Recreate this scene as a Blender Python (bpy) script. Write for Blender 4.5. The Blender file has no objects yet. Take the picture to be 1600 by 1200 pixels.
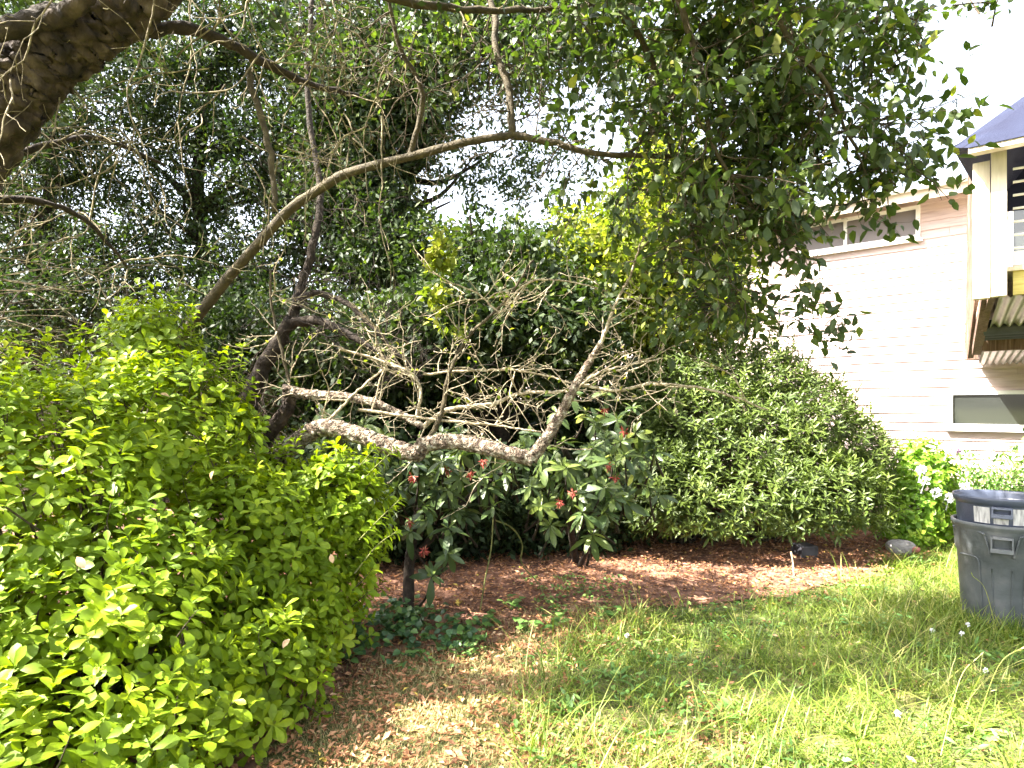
import bpy, bmesh, math, random
import numpy as np
from mathutils import Vector
C = bpy.context.scene.collection
R = math.radians
# ------------------------------------------------------------ camera, world, sun
F, HZ, EYE = 1000.0, 635.0, 1.6            # focal length and horizon in photo pixels (1600 wide)
cam_d = bpy.data.cameras.new('camera'); cam = bpy.data.objects.new('camera', cam_d); C.objects.link(cam)
cam.location = (0, 0, EYE); cam.rotation_euler = (R(90), 0, 0)
cam_d.sensor_width = 36; cam_d.lens = 36 * F / 1600; cam_d.shift_y = (HZ - 600) / 1600
cam_d.clip_start = 0.05; cam_d.clip_end = 2000
bpy.context.scene.camera = cam
SUN = Vector((-0.61, -0.17, 0.76)).normalized()          # direction towards the sun
el = math.asin(SUN.z); az = math.atan2(SUN.x, SUN.y)
w = bpy.data.worlds.new('World'); bpy.context.scene.world = w; w.use_nodes = True
nt = w.node_tree; nt.nodes.clear()
sky = nt.nodes.new('ShaderNodeTexSky'); sky.sky_type = 'NISHITA'; sky.sun_disc = False
sky.sun_elevation = el; sky.sun_rotation = az; sky.dust_density = 4.5; sky.air_density = 1.0
bg = nt.nodes.new('ShaderNodeBackground'); bg.inputs[1].default_value = 0.115
wo = nt.nodes.new('ShaderNodeOutputWorld')
hs = nt.nodes.new('ShaderNodeHueSaturation'); hs.inputs['Saturation'].default_value = .45      # thin bright cloud
nt.links.new(sky.outputs[0], hs.inputs['Color']); nt.links.new(hs.outputs[0], bg.inputs[0]); nt.links.new(bg.outputs[0], wo.inputs[0])
sl = bpy.data.lights.new('sun', 'SUN'); sl.energy = 5.0; sl.angle = R(0.55); sl.color = (1, .94, .84)
so = bpy.data.objects.new('sun', sl); C.objects.link(so)
so.rotation_euler = SUN.to_track_quat('Z', 'Y').to_euler(); so.location = (0, 0, 20)
sc = bpy.context.scene
sc.view_settings.view_transform = 'Standard'; sc.view_settings.look = 'None'
sc.view_settings.exposure = 3.05; sc.view_settings.gamma = 1
sc.cycles.max_bounces = 8; sc.cycles.diffuse_bounces = 4; sc.cycles.glossy_bounces = 2
sc.cycles.transmission_bounces = 4; sc.cycles.transparent_max_bounces = 4
sc.cycles.use_adaptive_sampling = True; sc.cycles.adaptive_threshold = 0.02

# ------------------------------------------------------------ helpers
def P(px, py, z): return np.array([(px - 800) / F * z, z, EYE + (HZ - py) / F * z])
def G(px, py, h=0.0):
    z = (EYE - h) * F / (py - HZ); return np.array([(px - 800) / F * z, z, h])
UP = np.array([0, 0, 1.])
def nrm(v): return v / np.maximum(np.linalg.norm(v, axis=-1, keepdims=True), 1e-9)
def node_mat(name):
    m = bpy.data.materials.new(name); m.use_nodes = True
    t = m.node_tree; t.nodes.clear(); o = t.nodes.new('ShaderNodeOutputMaterial')
    return m, t, t.nodes, t.links, o
def ramp(ns, stops):
    r = ns.new('ShaderNodeValToRGB'); e = r.color_ramp.elements
    while len(e) < len(stops): e.new(0.5)
    for k, (p, c) in enumerate(stops): e[k].position = p; e[k].color = (*c, 1)
    return r
def leaf_mat(name, stops, rough=.45, transl=.35, spec=.5, tint=(1.3, 1.5, .5), under=None):
    m, t, ns, ln, o = node_mat(name)
    a = ns.new('ShaderNodeAttribute'); a.attribute_name = 'rnd'
    r = ramp(ns, stops); ln.new(a.outputs['Fac'], r.inputs[0])
    n = ns.new('ShaderNodeTexNoise'); n.inputs['Scale'].default_value = 60; n.inputs['Detail'].default_value = 3
    g = ns.new('ShaderNodeNewGeometry'); ln.new(g.outputs['Position'], n.inputs['Vector'])
    mr = ns.new('ShaderNodeMapRange'); mr.inputs[3].default_value = .72; mr.inputs[4].default_value = 1.28
    ln.new(n.outputs['Fac'], mr.inputs[0])
    hs = ns.new('ShaderNodeHueSaturation'); ln.new(mr.outputs[0], hs.inputs['Value']); ln.new(r.outputs[0], hs.inputs['Color'])
    col = hs.outputs[0]
    mx = ns.new('ShaderNodeMix'); mx.data_type = 'RGBA'; mx.blend_type = 'MULTIPLY'; mx.inputs[0].default_value = 1
    ln.new(col, mx.inputs[6]); mx.inputs[7].default_value = (*tint, 1)
    p = ns.new('ShaderNodeBsdfPrincipled'); p.inputs['Roughness'].default_value = rough
    p.inputs['Specular IOR Level'].default_value = spec
    if under:
        u = ns.new('ShaderNodeMix'); u.data_type = 'RGBA'; ln.new(g.outputs['Backfacing'], u.inputs[0])
        ln.new(col, u.inputs[6]); u.inputs[7].default_value = (*under, 1); ln.new(u.outputs[2], p.inputs['Base Color'])
    else: ln.new(col, p.inputs['Base Color'])
    tr = ns.new('ShaderNodeBsdfTranslucent'); ln.new(mx.outputs[2], tr.inputs[0])
    ms = ns.new('ShaderNodeMixShader'); ms.inputs[0].default_value = transl
    ln.new(p.outputs[0], ms.inputs[1]); ln.new(tr.outputs[0], ms.inputs[2]); ln.new(ms.outputs[0], o.inputs[0])
    return m
def surf_mat(name, stops, scale=8, rough=.8, bump=.3, bscale=None, detail=8, dist=0, coord='Position', spec=.3, metal=0, stretch=None, vor=None):
    """noise driven colour plus bump"""
    m, t, ns, ln, o = node_mat(name)
    g = ns.new('ShaderNodeNewGeometry'); vec = g.outputs['Position']
    if stretch:
        mp = ns.new('ShaderNodeMapping'); mp.inputs['Scale'].default_value = stretch
        ln.new(vec, mp.inputs[0]); vec = mp.outputs[0]
    n = ns.new('ShaderNodeTexNoise'); n.inputs['Scale'].default_value = scale; n.inputs['Detail'].default_value = detail
    n.inputs['Distortion'].default_value = dist; ln.new(vec, n.inputs['Vector'])
    r = ramp(ns, stops); ln.new(n.outputs['Fac'], r.inputs[0])
    p = ns.new('ShaderNodeBsdfPrincipled'); p.inputs['Roughness'].default_value = rough
    p.inputs['Specular IOR Level'].default_value = spec; p.inputs['Metallic'].default_value = metal
    ln.new(r.outputs[0], p.inputs['Base Color'])
    if bump:
        n2 = ns.new('ShaderNodeTexNoise'); n2.inputs['Scale'].default_value = bscale or scale * 3; n2.inputs['Detail'].default_value = 6
        ln.new(vec, n2.inputs['Vector'])
        b = ns.new('ShaderNodeBump'); b.inputs['Strength'].default_value = bump; b.inputs['Distance'].default_value = .02
        h = n2.outputs['Fac']
        if vor:
            v = ns.new('ShaderNodeTexVoronoi'); v.inputs['Scale'].default_value = vor; ln.new(vec, v.inputs['Vector'])
            ad = ns.new('ShaderNodeMath'); ad.operation = 'ADD'; ln.new(h, ad.inputs[0]); ln.new(v.outputs['Distance'], ad.inputs[1]); h = ad.outputs[0]
        ln.new(h, b.inputs['Height']); ln.new(b.outputs[0], p.inputs['Normal'])
    ln.new(p.outputs[0], o.inputs[0]); return m
M = {}
M['shrub'] = leaf_mat('shrub_leaf', [(0, (.09, .155, .006)), (.5, (.165, .25, .008)), (.9, (.26, .34, .01)), (1, (.38, .40, .03))], .5, .38, .35, (1.5, 1.4, .5))
M['rhodo'] = leaf_mat('rhododendron_leaf', [(0, (.035, .062, .02)), (.6, (.065, .10, .026)), (.93, (.13, .17, .03)), (1, (.3, .32, .05))], .42, .2, .42, under=(.08, .10, .045))
M['ever'] = leaf_mat('evergreen_leaf', [(0, (.038, .062, .010)), (.6, (.072, .106, .015)), (.93, (.13, .17, .03)), (1, (.24, .27, .05))], .5, .2, .4)
M['plum'] = leaf_mat('plum_leaf', [(0, (.026, .045, .013)), (.6, (.047, .076, .016)), (.92, (.095, .13, .02)), (1, (.24, .24, .04))], .5, .38, .5)
M['fine'] = leaf_mat('conifer_leaf', [(0, (.012, .026, .009)), (.6, (.026, .046, .012)), (1, (.075, .095, .02))], .5, .35, .4)
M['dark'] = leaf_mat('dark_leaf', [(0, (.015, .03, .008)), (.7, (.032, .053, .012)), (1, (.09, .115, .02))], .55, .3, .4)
M['shade'] = leaf_mat('shade_darkened_leaf', [(0, (.012, .024, .008)), (.7, (.022, .042, .012)), (1, (.05, .075, .018))], .6, .15, .25)  # leaf colour lowered to stand for deep shade
M['olive'] = leaf_mat('olive_leaf', [(0, (.07, .10, .014)), (.6, (.15, .18, .022)), (1, (.32, .30, .05))], .5, .5, .3)
M['bright'] = leaf_mat('bright_leaf', [(0, (.10, .20, .02)), (.6, (.19, .32, .03)), (1, (.38, .44, .05))], .45, .45, .4)
M['grass'] = leaf_mat('grass_blade', [(0, (.06, .11, .015)), (.45, (.13, .19, .024)), (.75, (.22, .27, .045)), (.88, (.34, .33, .10)), (1, (.48, .42, .20))], .5, .35, .4)
M['dry'] = leaf_mat('dry_grass', [(0, (.12, .15, .04)), (.4, (.28, .25, .10)), (1, (.50, .41, .22))], .7, .25, .2, (1.2, 1.1, .7))
M['weed'] = leaf_mat('weed_leaf', [(0, (.07, .15, .035)), (.6, (.12, .23, .05)), (1, (.22, .33, .09))], .45, .25, .4)
M['ivy'] = leaf_mat('ivy_leaf', [(0, (.03, .07, .03)), (.6, (.06, .13, .04)), (1, (.14, .23, .05))], .35, .15, .6)
M['litter'] = leaf_mat('litter', [(0, (.12, .055, .027)), (.45, (.33, .155, .072)), (.8, (.48, .26, .14)), (.97, (.60, .42, .25)), (1, (.6, .45, .1))], .7, .08, .2, (1.1, 1, .8))
M['petal_red'] = leaf_mat('petal_red', [(0, (.14, .025, .02)), (.8, (.32, .06, .04)), (1, (.45, .2, .12))], .6, .2, .3, (1.2, .8, .8))
M['petal_white'] = leaf_mat('petal_white', [(0, (.7, .68, .72)), (1, (.85, .84, .82))], .6, .3, .3, (1, 1, 1))
M['petal_mauve'] = leaf_mat('petal_mauve', [(0, (.5, .3, .5)), (1, (.7, .5, .65))], .6, .3, .3, (1, 1, 1))
M['bark'] = surf_mat('bark_brown', [(.32, (.012, .008, .006)), (.5, (.038, .026, .018)), (.66, (.08, .058, .04)), (.8, (.16, .13, .09))], 14, .9, .9, 30, vor=26, stretch=(1, 1, .6))
M['bark_dark'] = surf_mat('bark_dark', [(.3, (.014, .01, .007)), (.6, (.036, .026, .018)), (.8, (.10, .08, .05))], 18, .9, .8, 40)
M['bark_plum'] = surf_mat('bark_plum', [(.3, (.03, .023, .012)), (.6, (.065, .05, .026)), (.8, (.12, .10, .055))], 22, .8, .5, 60)
M['lichen'] = surf_mat('bark_lichen', [(.34, (.05, .034, .024)), (.46, (.13, .095, .068)), (.56, (.23, .19, .14)), (.66, (.42, .385, .31)), (.8, (.28, .27, .14))], 30, .95, .7, 70, vor=90)
M['twig'] = surf_mat('twig_pale', [(.3, (.13, .10, .065)), (.5, (.30, .245, .16)), (.7, (.48, .43, .31))], 45, .9, .5, 90)
M['twig_old'] = surf_mat('twig_old', [(.35, (.06, .046, .028)), (.52, (.16, .13, .075)), (.7, (.36, .31, .20))], 25, .9, .4)
M['twig_dark'] = surf_mat('twig_dark', [(.3, (.035, .025, .017)), (.7, (.10, .078, .05))], 30, .9, .4)
M['stem'] = surf_mat('stem_green', [(.3, (.09, .10, .03)), (.7, (.20, .20, .07))], 30, .7, .2)
# --- objects
def tag(o, label=None, cat=None, group=None, kind=None):
    if label: o['label'] = label
    if cat: o['category'] = cat
    if group: o['group'] = group
    if kind: o['kind'] = kind
    return o
def thing(name, label, cat, loc=(0, 0, 0), group=None):
    o = bpy.data.objects.new(name, None); C.objects.link(o); o.location = [float(v) for v in loc]
    o.empty_display_size = .1
    return tag(o, label, cat, group)
def link(name, me, mat, parent=None):
    o = bpy.data.objects.new(name, me); C.objects.link(o)
    if mat: me.materials.append(mat)
    if parent:
        o.parent = parent
        l = parent.location.copy(); q = parent.parent
        while q: l += q.location; q = q.parent
        if parent.type == 'EMPTY': o.location = (-l.x, -l.y, -l.z)   # geometry is written in world coordinates
    return o
class MB:
    """collects world-space quads / triangles with a per-vertex random value"""
    def __init__(s): s.V = []; s.Q = []; s.A = []; s.n = 0
    def add(s, V, Q, a=None):
        V = np.asarray(V, float).reshape(-1, 3); Q = np.asarray(Q, int).reshape(-1, 4)
        s.V.append(V); s.Q.append(Q + s.n); s.n += len(V)
        s.A.append(np.full(len(V), .5) if a is None else np.broadcast_to(a, (len(V),)).astype(float))
        return s
    def box(s, o, ax, ay, az):
        """corner o and three edge vectors"""
        o, ax, ay, az = (np.asarray(v, float) for v in (o, ax, ay, az))
        V = [o, o+ax, o+ax+ay, o+ay, o+az, o+ax+az, o+ax+ay+az, o+ay+az]
        q = [(0, 3, 2, 1), (4, 5, 6, 7), (0, 1, 5, 4), (1, 2, 6, 5), (2, 3, 7, 6), (3, 0, 4, 7)]
        if np.dot(np.cross(ax, ay), az) < 0: q = [t[::-1] for t in q]
        return s.add(V, q)
    def build(s, name, mat, parent=None, smooth=True):
        V = np.concatenate(s.V) if s.V else np.zeros((0, 3)); Q = np.concatenate(s.Q) if s.Q else np.zeros((0, 4), int); A = np.concatenate(s.A) if s.A else np.zeros(0)
        me = bpy.data.meshes.new(name)
        me.vertices.add(len(V)); me.vertices.foreach_set('co', V.astype(np.float32).ravel())
        me.loops.add(len(Q) * 4); me.loops.foreach_set('vertex_index', Q.astype(np.int32).ravel())
        me.polygons.add(len(Q)); me.polygons.foreach_set('loop_start', np.arange(0, len(Q) * 4, 4, dtype=np.int32))
        me.polygons.foreach_set('use_smooth', np.full(len(Q), smooth))
        at = me.attributes.new('rnd', 'FLOAT', 'POINT'); at.data.foreach_set('value', A.astype(np.float32))
        me.update(calc_edges=True); me.validate()
        return link(name, me, mat, parent)
def leaves(mb, Pn, D, N, L, W, curl=.15, fold=.2, shape='oval', rnd=None, rng=np.random):
    """n leaves: start points, directions, approximate normals, lengths, widths"""
    n = len(Pn)
    if n == 0: return
    D = nrm(D); B = nrm(np.cross(D, N)); N = np.cross(B, D)
    L = np.broadcast_to(L, (n,))[:, None]; W = np.broadcast_to(W, (n,))[:, None] * .5
    rnd = rng.random(n) if rnd is None else rnd
    prof = {'obov': ([0, .35, .65, .88, 1], [.06, .55, 1, .72, .08]), 'oval': ([0, .3, .6, .85, 1], [.04, .75, 1, .66, .03]), 'lance': ([0, .3, .65, 1], [.08, .9, .9, .04]),
            'low': ([0, .5, 1], [.1, 1, .12]), 'round': ([0, .25, .6, 1], [.1, .95, .9, .08]),
            'blade': ([0, .4, .75, 1], [.8, 1, .7, .06])}
    if shape == 'flat':       # a single bent quad
        V = np.stack([Pn, Pn + D*L*.5 + B*W, Pn + D*L, Pn + D*L*.5 - B*W + N*W*.35], 1)
        mb.add(V, np.arange(n*4).reshape(n, 4), np.repeat(rnd, 4)); return
    ts, ws = prof[shape]; c = np.broadcast_to(curl, (n,))[:, None]
    if shape == 'blade':
        rows = [np.stack([Pn + D*L*t + sgn*B*W*wd - N*c*L*t*t for sgn in (-1, 1)], 1) for t, wd in zip(ts, ws)]
        V = np.stack(rows, 1); k = 2
    else:
        rows = [np.stack([Pn + D*L*t + B*W*sgn*wd + N*(fold*W*wd*abs(sgn) - c*L*t*t) for sgn in (-1, 0, 1)], 1) for t, wd in zip(ts, ws)]
        V = np.stack(rows, 1); k = 3
    nr = len(ts); q = []
    for r in range(nr - 1):
        for j in range(k - 1):
            a = r*k + j; q.append((a, a + 1, a + k + 1, a + k))
    q = np.array(q); Q = (q[None] + (np.arange(n) * nr * k)[:, None, None]).reshape(-1, 4)
    mb.add(V, Q, np.repeat(rnd, nr * k))
def rosettes(mb, T, A, k, L, W, spread=(.1, .75), curl=.2, fold=.25, shape='oval', step=.012, rng=np.random, rnd=None, shift=0):
    """k leaves spiralling round each tip T with axis A"""
    n = len(T); A = nrm(A); H = nrm(np.cross(A, nrm(rng.normal(size=(n, 3))))); Bv = np.cross(A, H)
    ph0 = rng.random(n) * 6.283; base = rng.random(n) if rnd is None else rnd
    for i in range(k):
        f = i / max(k - 1, 1)
        ph = ph0 + i * 2.39996 + rng.normal(size=n) * .25
        rad = H * np.cos(ph)[:, None] + Bv * np.sin(ph)[:, None]
        e = (spread[0] + (spread[1] - spread[0]) * (1 - (1 - f))) + rng.normal(size=n) * .15
        D = rad * np.cos(e)[:, None] + A * np.sin(e)[:, None]
        Nn = A * np.cos(e)[:, None] - rad * np.sin(e)[:, None] + rng.normal(size=(n, 3)) * .18
        s = (.75 + .5 * rng.random(n)) * (1 - .35 * f)
        leaves(mb, T + A * ((i + shift) * step) - A * step * k * .7, D, Nn, L * s, W * s, curl + rng.normal(size=n) * .08, fold, shape, np.clip(base * .75 + .25 * rng.random(n) + .12 * f - .06, 0, 1), rng)
def smooth_path(pts, n=6):
    p = np.array(pts, float); p = np.vstack([2*p[0]-p[1], p, 2*p[-1]-p[-2]]); out = []
    for i in range(1, len(p) - 2):
        for t in np.linspace(0, 1, n, endpoint=False):
            a, b, c, d = p[i-1:i+3]
            out.append(.5*((2*b) + (-a+c)*t + (2*a-5*b+4*c-d)*t*t + (-a+3*b-3*c+d)*t**3))
    out.append(p[-2]); return np.array(out)
def tube(mb, pts, rad, sides=5, rough=0, rng=np.random, cap=True, furrow=0):
    p = np.asarray(pts, float)[:, :3]; n = len(p); rad = np.broadcast_to(rad, (n,)).astype(float).copy()
    T = nrm(np.gradient(p, axis=0)); up = np.array([.13, .27, .95]); up = up if abs(T[0] @ up) < .9 else np.array([1., .1, 0])
    H = nrm(np.cross(T, up)); 
    bad = np.linalg.norm(np.cross(T, up), axis=1) < .15
    if bad.any(): H = nrm(np.cross(T, np.array([.9, .3, .1])))
    B = np.cross(T, H); a = np.arange(sides) / sides * 6.28318
    rr = rad[:, None] * np.ones(sides)
    if rough: rr = rr * (1 + rough * rng.normal(size=rr.shape)) 
    if furrow:
        tt_ = np.arange(n)[:, None] * .22; aa = a[None, :]
        rr = rr * (1 + furrow * (np.abs(np.sin(aa*4.5 + 1.2*np.sin(tt_*.9) + .8*np.sin(tt_*2.3+aa*2))) - .5) + furrow * .7 * np.sin(tt_*3.1 + 2*np.sin(aa*3)) * np.sin(aa*7+tt_))
    V = p[:, None] + H[:, None] * (np.cos(a)[None, :, None] * rr[:, :, None]) + B[:, None] * (np.sin(a)[None, :, None] * rr[:, :, None])
    Q = [(i*sides+j, i*sides+(j+1) % sides, (i+1)*sides+(j+1) % sides, (i+1)*sides+j) for i in range(n-1) for j in range(sides)]
    V = V.reshape(-1, 3)
    if cap:
        for e, base in ((p[0], 0), (p[-1], (n-1)*sides)):
            k = len(V); V = np.vstack([V, e[None]])
            for j in range(0, sides, 2):
                Q.append((base+j, base+(j+1) % sides, base+(j+2) % sides, k))
    mb.add(V, Q, rng.random())
def bough(mb, pts, r0, r1, sides=12, rough=.08, rng=np.random, n=8, wob=.0, furrow=0):
    """thick limb through hand-set points with knobbly bark"""
    p = smooth_path(pts, n); k = len(p)
    if wob: p = p + rng.normal(size=p.shape) * wob
    t = np.linspace(0, 1, k); rad = (r0 + (r1 - r0) * t) * (1 + rng.normal(size=k) * rough * .8)
    tube(mb, p, rad, sides, rough, rng, True, furrow); return p
def twigs(mb, start, d, length, r, depth, rng, tips=None, droop=0.0, crook=.35, seg=.06, branch=.5, ang=.8, spur=0):
    """crooked recursively forking twig"""
    n = max(3, int(length / seg)); p = [np.asarray(start, float)]; d = nrm(np.asarray(d, float)); side = rng.choice([-1, 1])
    kids = []
    for i in range(n):
        d = nrm(d + rng.normal(size=3) * crook * .5 - np.array([0, 0, droop]))
        p.append(p[-1] + d * seg * (.7 + .6 * rng.random()))
        if depth > 0 and i > 0 and rng.random() < branch:
            ax = nrm(np.cross(d, rng.normal(size=3))); kids.append((p[-1], nrm(d * math.cos(ang) + ax * math.sin(ang) * side), length * (1 - i / n) * (.45 + .35 * rng.random()) + seg, i / n)); side = -side
        if spur and rng.random() < spur:
            q = nrm(rng.normal(size=3) + d * .3); tube(mb, [p[-1], p[-1] + q * .012, p[-1] + q * .012 + nrm(q + d) * .012], [r * .6 + .001, r * .5 + .001, r * .7 + .0012], 4, 0, rng)
    rad = r * np.linspace(1, .35, len(p)) ** 1 + .0006
    tube(mb, p, rad, 5 if r > .006 else 4, .08, rng, False)
    if tips is not None:
        for q in p[len(p)//3:]: tips.append((q, d))
    for s, dd, l, f in kids: twigs(mb, s, dd, l, r * (1 - .5 * f) * .6, depth - 1, rng, tips, droop, crook, seg, branch, ang, spur)
def in_poly(x, y, poly):
    poly = np.asarray(poly); ins = np.zeros(len(x), bool); j = len(poly) - 1
    for i in range(len(poly)):
        xi, yi = poly[i]; xj, yj = poly[j]
        c = ((yi > y) != (yj > y)) & (x < (xj - xi) * (y - yi) / (yj - yi + 1e-12) + xi); ins ^= c; j = i
    return ins
SN = np.array(SUN)
LIT = [(G(1330, 1140), .42), (G(1530, 1160), .42), (G(1180, 1190), .2), (G(640, 1115), .24), (G(1080, 1075), .18), (G(470, 1190), .14), (G(1080, 890), .32), (G(1250, 900), .4), (G(1440, 870), .6),
       (P(60, 1000, 2.4), .42), (P(330, 1130, 2.7), .36), (P(250, 800, 3.2), .42), (P(430, 900, 3.5), .3), (P(560, 780, 4.0), .35), (P(500, 960, 3.5), .35), (P(420, 760, 3.9), .3), (P(130, 700, 3.3), .32), (P(600, 700, 4.4), .3), (P(480, 670, 4.5), .25), (P(840, 690, 4.2), .3), (P(730, 690, 4.3), .25), (P(520, 615, 4.6), .2),
       (P(930, 560, 4.2), .3), (P(720, 620, 4.4), .25), (P(950, 730, 4.8), .15), (P(700, 700, 4.6), .16), (P(850, 780, 4.8), .15), (P(1150, 620, 7.0), .5), (P(1200, 800, 6.8), .4), (P(1440, 780, 7.6), .5), (P(880, 740, 4.8), .28), (P(690, 800, 4.6), .2)]
def lit(p):  # opens gaps in the overhead leaves so sun reaches the LIT spots
    keep = np.ones(len(p), bool)
    for c, rad in LIT:
        v = p - c; d = np.linalg.norm(v - (v @ SN)[:, None] * SN, axis=1)
        keep &= ~((d < rad * (1 + .3 * np.sin(p[:, 0] * 9 + p[:, 1] * 7))) & (v @ SN > .5))
    return keep
def blob_points(blobs, n, rng, layer=1.0, jit=.08, zmin=.06, keep_back=.5):
    """points on the shell of a union of ellipsoids, with outward normals"""
    c = np.array([b[0] for b in blobs]); r = np.array([b[1] for b in blobs], float); a = (r[:, 0]*r[:, 1]+r[:, 0]*r[:, 2]+r[:, 1]*r[:, 2])
    k = rng.choice(len(blobs), n, p=a / a.sum()); d = nrm(rng.normal(size=(n, 3)))
    p = c[k] + d * r[k] * layer * (1 + rng.normal(size=(n, 1)) * jit); nn = nrm(d / r[k])
    ok = p[:, 2] > zmin
    for i in range(len(blobs)):
        q = np.linalg.norm((p - c[i]) / r[i], axis=1); ok &= (q > layer * .93) | (k == i)
    view = nrm(p - np.array([0, 0, EYE])); back = (nn * view).sum(1) > .25
    ok &= ~(back & (rng.random(n) > keep_back))
    return p[ok], nn[ok]
def shell_shrub(root, blobs, mats, n_list, k, L, W, shape='oval', seed=1, up=.5, base=None, stem_mat='twig_dark', n_stems=60, curl=.22, spread=(.1, .8), step=.012, jit=.07, zmin=.06, fold=.25, keep_back=.5, name='foliage', shootlen=.18):
    rng = np.random.default_rng(seed); mb = MB(); sm = MB(); outer = None
    for layer, n in n_list:
        p, nn = blob_points(blobs, n, rng, layer, jit, zmin, keep_back)
        ax = nrm(nn + np.array([0, 0, up]) + rng.normal(size=p.shape) * .35)
        kk = k if layer > .85 else max(4, k - 2)
        patch = .5 + .5 * np.sin(p[:, 0] * 3.1 + seed) * np.sin(p[:, 2] * 4.3 + p[:, 1] * 2.3)
        rosettes(mb, p, ax, kk, L * (.8 + .4 * rng.random(len(p))), W, spread, curl, fold, shape, step, rng, np.clip(rng.random(len(p)) * .75 + .25 * patch, 0, 1))
        if outer is None: outer = (p, ax)
    p, ax = outer
    for i in rng.choice(len(p), min(len(p), n_stems * 4), replace=False):     # shoots that carry the tips
        q = p[i]; tube(sm, [q - ax[i] * shootlen + rng.normal(size=3) * .02, q - ax[i] * shootlen * .5, q + ax[i] * .005], [.004, .003, .002], 4, 0, rng, False)
    if base is not None:
        for i in rng.choice(len(p), min(len(p), n_stems), replace=False):
            b = np.asarray(base[rng.integers(len(base))], float) + np.append(rng.normal(size=2) * .08, 0); q = p[i] - ax[i] * .12
            mid = b * .45 + q * .55 + np.array([0, 0, .1]) + rng.normal(size=3) * .12
            tube(sm, smooth_path([b, b*.7+mid*.3+rng.normal(size=3)*.05, mid, q], 4), np.linspace(.016, .004, 13), 5, .05, rng, False)
    o = mb.build(name, mats, root); s = sm.build('stems', M[stem_mat], root); return o, s, outer
def cloud_foliage(mb, tw, blobs, n_cl, per, spread, L, W, rng, shape='flat', droop=.2, twig_p=.25, axis=None, hole=None, curl=.15):
    """sprigs of leaves spread through ellipsoid volumes"""
    c = np.array([b[0] for b in blobs]); r = np.array([b[1] for b in blobs], float); vol = r.prod(1)
    wt = vol * np.array([b[2] if len(b) > 2 else 1. for b in blobs]); k = rng.choice(len(blobs), n_cl, p=wt / wt.sum())
    d = nrm(rng.normal(size=(n_cl, 3))); rad = rng.random((n_cl, 1)) ** (1/2.2)
    cp = c[k] + d * r[k] * rad
    if hole is not None: cp, d = cp[hole(cp)], d[hole(cp)]
    n = len(cp); ax = nrm(d + rng.normal(size=(n, 3)) * .8 - np.array([0, 0, droop]))
    t = rng.random((n, per)); off = rng.normal(size=(n, per, 3)) * spread * .28
    pos = cp[:, None] + ax[:, None] * ((t - .5) * 2 * spread)[:, :, None] + off
    dr = nrm(ax[:, None] * .5 + rng.normal(size=(n, per, 3)) * .7 - np.array([0, 0, droop]))
    nr = nrm(rng.normal(size=(n, per, 3)) + np.array([0, 0, .9]))
    rv = np.clip(rng.random((n, 1)) * .7 + rng.random((n, per)) * .35, 0, 1)
    m = n * per; sz = .7 + .6 * rng.random(m)
    leaves(mb, pos.reshape(m, 3), dr.reshape(m, 3), nr.reshape(m, 3), L * sz, W * sz, curl, .25, shape, rv.ravel(), rng)
    if tw is not None:
        for i in np.nonzero(rng.random(n) < twig_p)[0]:
            a = cp[i] - ax[i] * spread * 1.1; b = cp[i] + ax[i] * spread
            tube(tw, [a, (a + b) / 2 + rng.normal(size=3) * spread * .12, b], [.006, .004, .002], 4, 0, rng, False)
    return cp

# ------------------------------------------------------------ setting: ground, bed
rng = np.random.default_rng(5)
def soil_mat(name, stops):
    return surf_mat(name, stops, 7, .95, .8, 40, detail=12)
M['lawn'] = soil_mat('lawn_soil', [(.35, (.055, .06, .022)), (.5, (.10, .11, .035)), (.65, (.17, .15, .06))])
M['mulch'] = soil_mat('mulch_soil', [(.35, (.08, .042, .028)), (.5, (.18, .09, .058)), (.68, (.32, .18, .12))])
def hgt(x, y): return .02 * np.sin(x * 1.7 + .4) * np.cos(y * 1.3) + .012 * np.sin(x * 5.1 + y * 4.3)
def sheet(xs, ys, z0, fn=None):
    X, Y = np.meshgrid(xs, ys, indexing='ij'); Z = (hgt(X, Y) if fn is None else fn(X, Y)) + z0
    V = np.stack([X, Y, Z], -1).reshape(-1, 3); nx, ny = X.shape
    i, j = np.meshgrid(np.arange(nx-1), np.arange(ny-1), indexing='ij'); a = (i*ny+j).ravel()
    return V, np.stack([a, a+ny, a+ny+1, a+1], 1)
xs = np.unique(np.concatenate([np.linspace(-400, -12, 12), np.linspace(-12, 14, 105), np.linspace(14, 400, 12)]))
ys = np.unique(np.concatenate([np.linspace(-300, -4, 12), np.linspace(-4, 16, 81), np.linspace(16, 600, 14)]))
V, Q = sheet(xs, ys, -.03)
tag(MB().add(V, Q).build('lawn_ground', M['lawn']), 'uneven soil and thin turf of the back yard', 'ground', kind='structure')
BED = [G(*p)[:2] for p in [(395, 1200), (470, 1120), (540, 1060), (640, 1015), (760, 1000), (850, 975), (930, 955), (1050, 945), (1180, 932), (1290, 912), (1370, 893), (1420, 868), (1395, 838), (1330, 815)]] + [np.array([4.6, 11.5]), np.array([-9, 12]), np.array([-9, 3]), np.array([-3, 2.2])]
BED = np.array(BED)
cells_x = np.linspace(-9, 5.2, 360); cells_y = np.linspace(2.2, 12, 250)
V, Q = sheet(cells_x, cells_y, -.018)
cen = V[Q].mean(1); ok = in_poly(cen[:, 0] + rng.normal(size=len(cen)) * .04, cen[:, 1], BED)
tag(MB().add(V, Q[ok]).build('mulch_bed', M['mulch']), 'reddish brown mulch bed under the shrubs and trees', 'garden bed', kind='structure')

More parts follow.
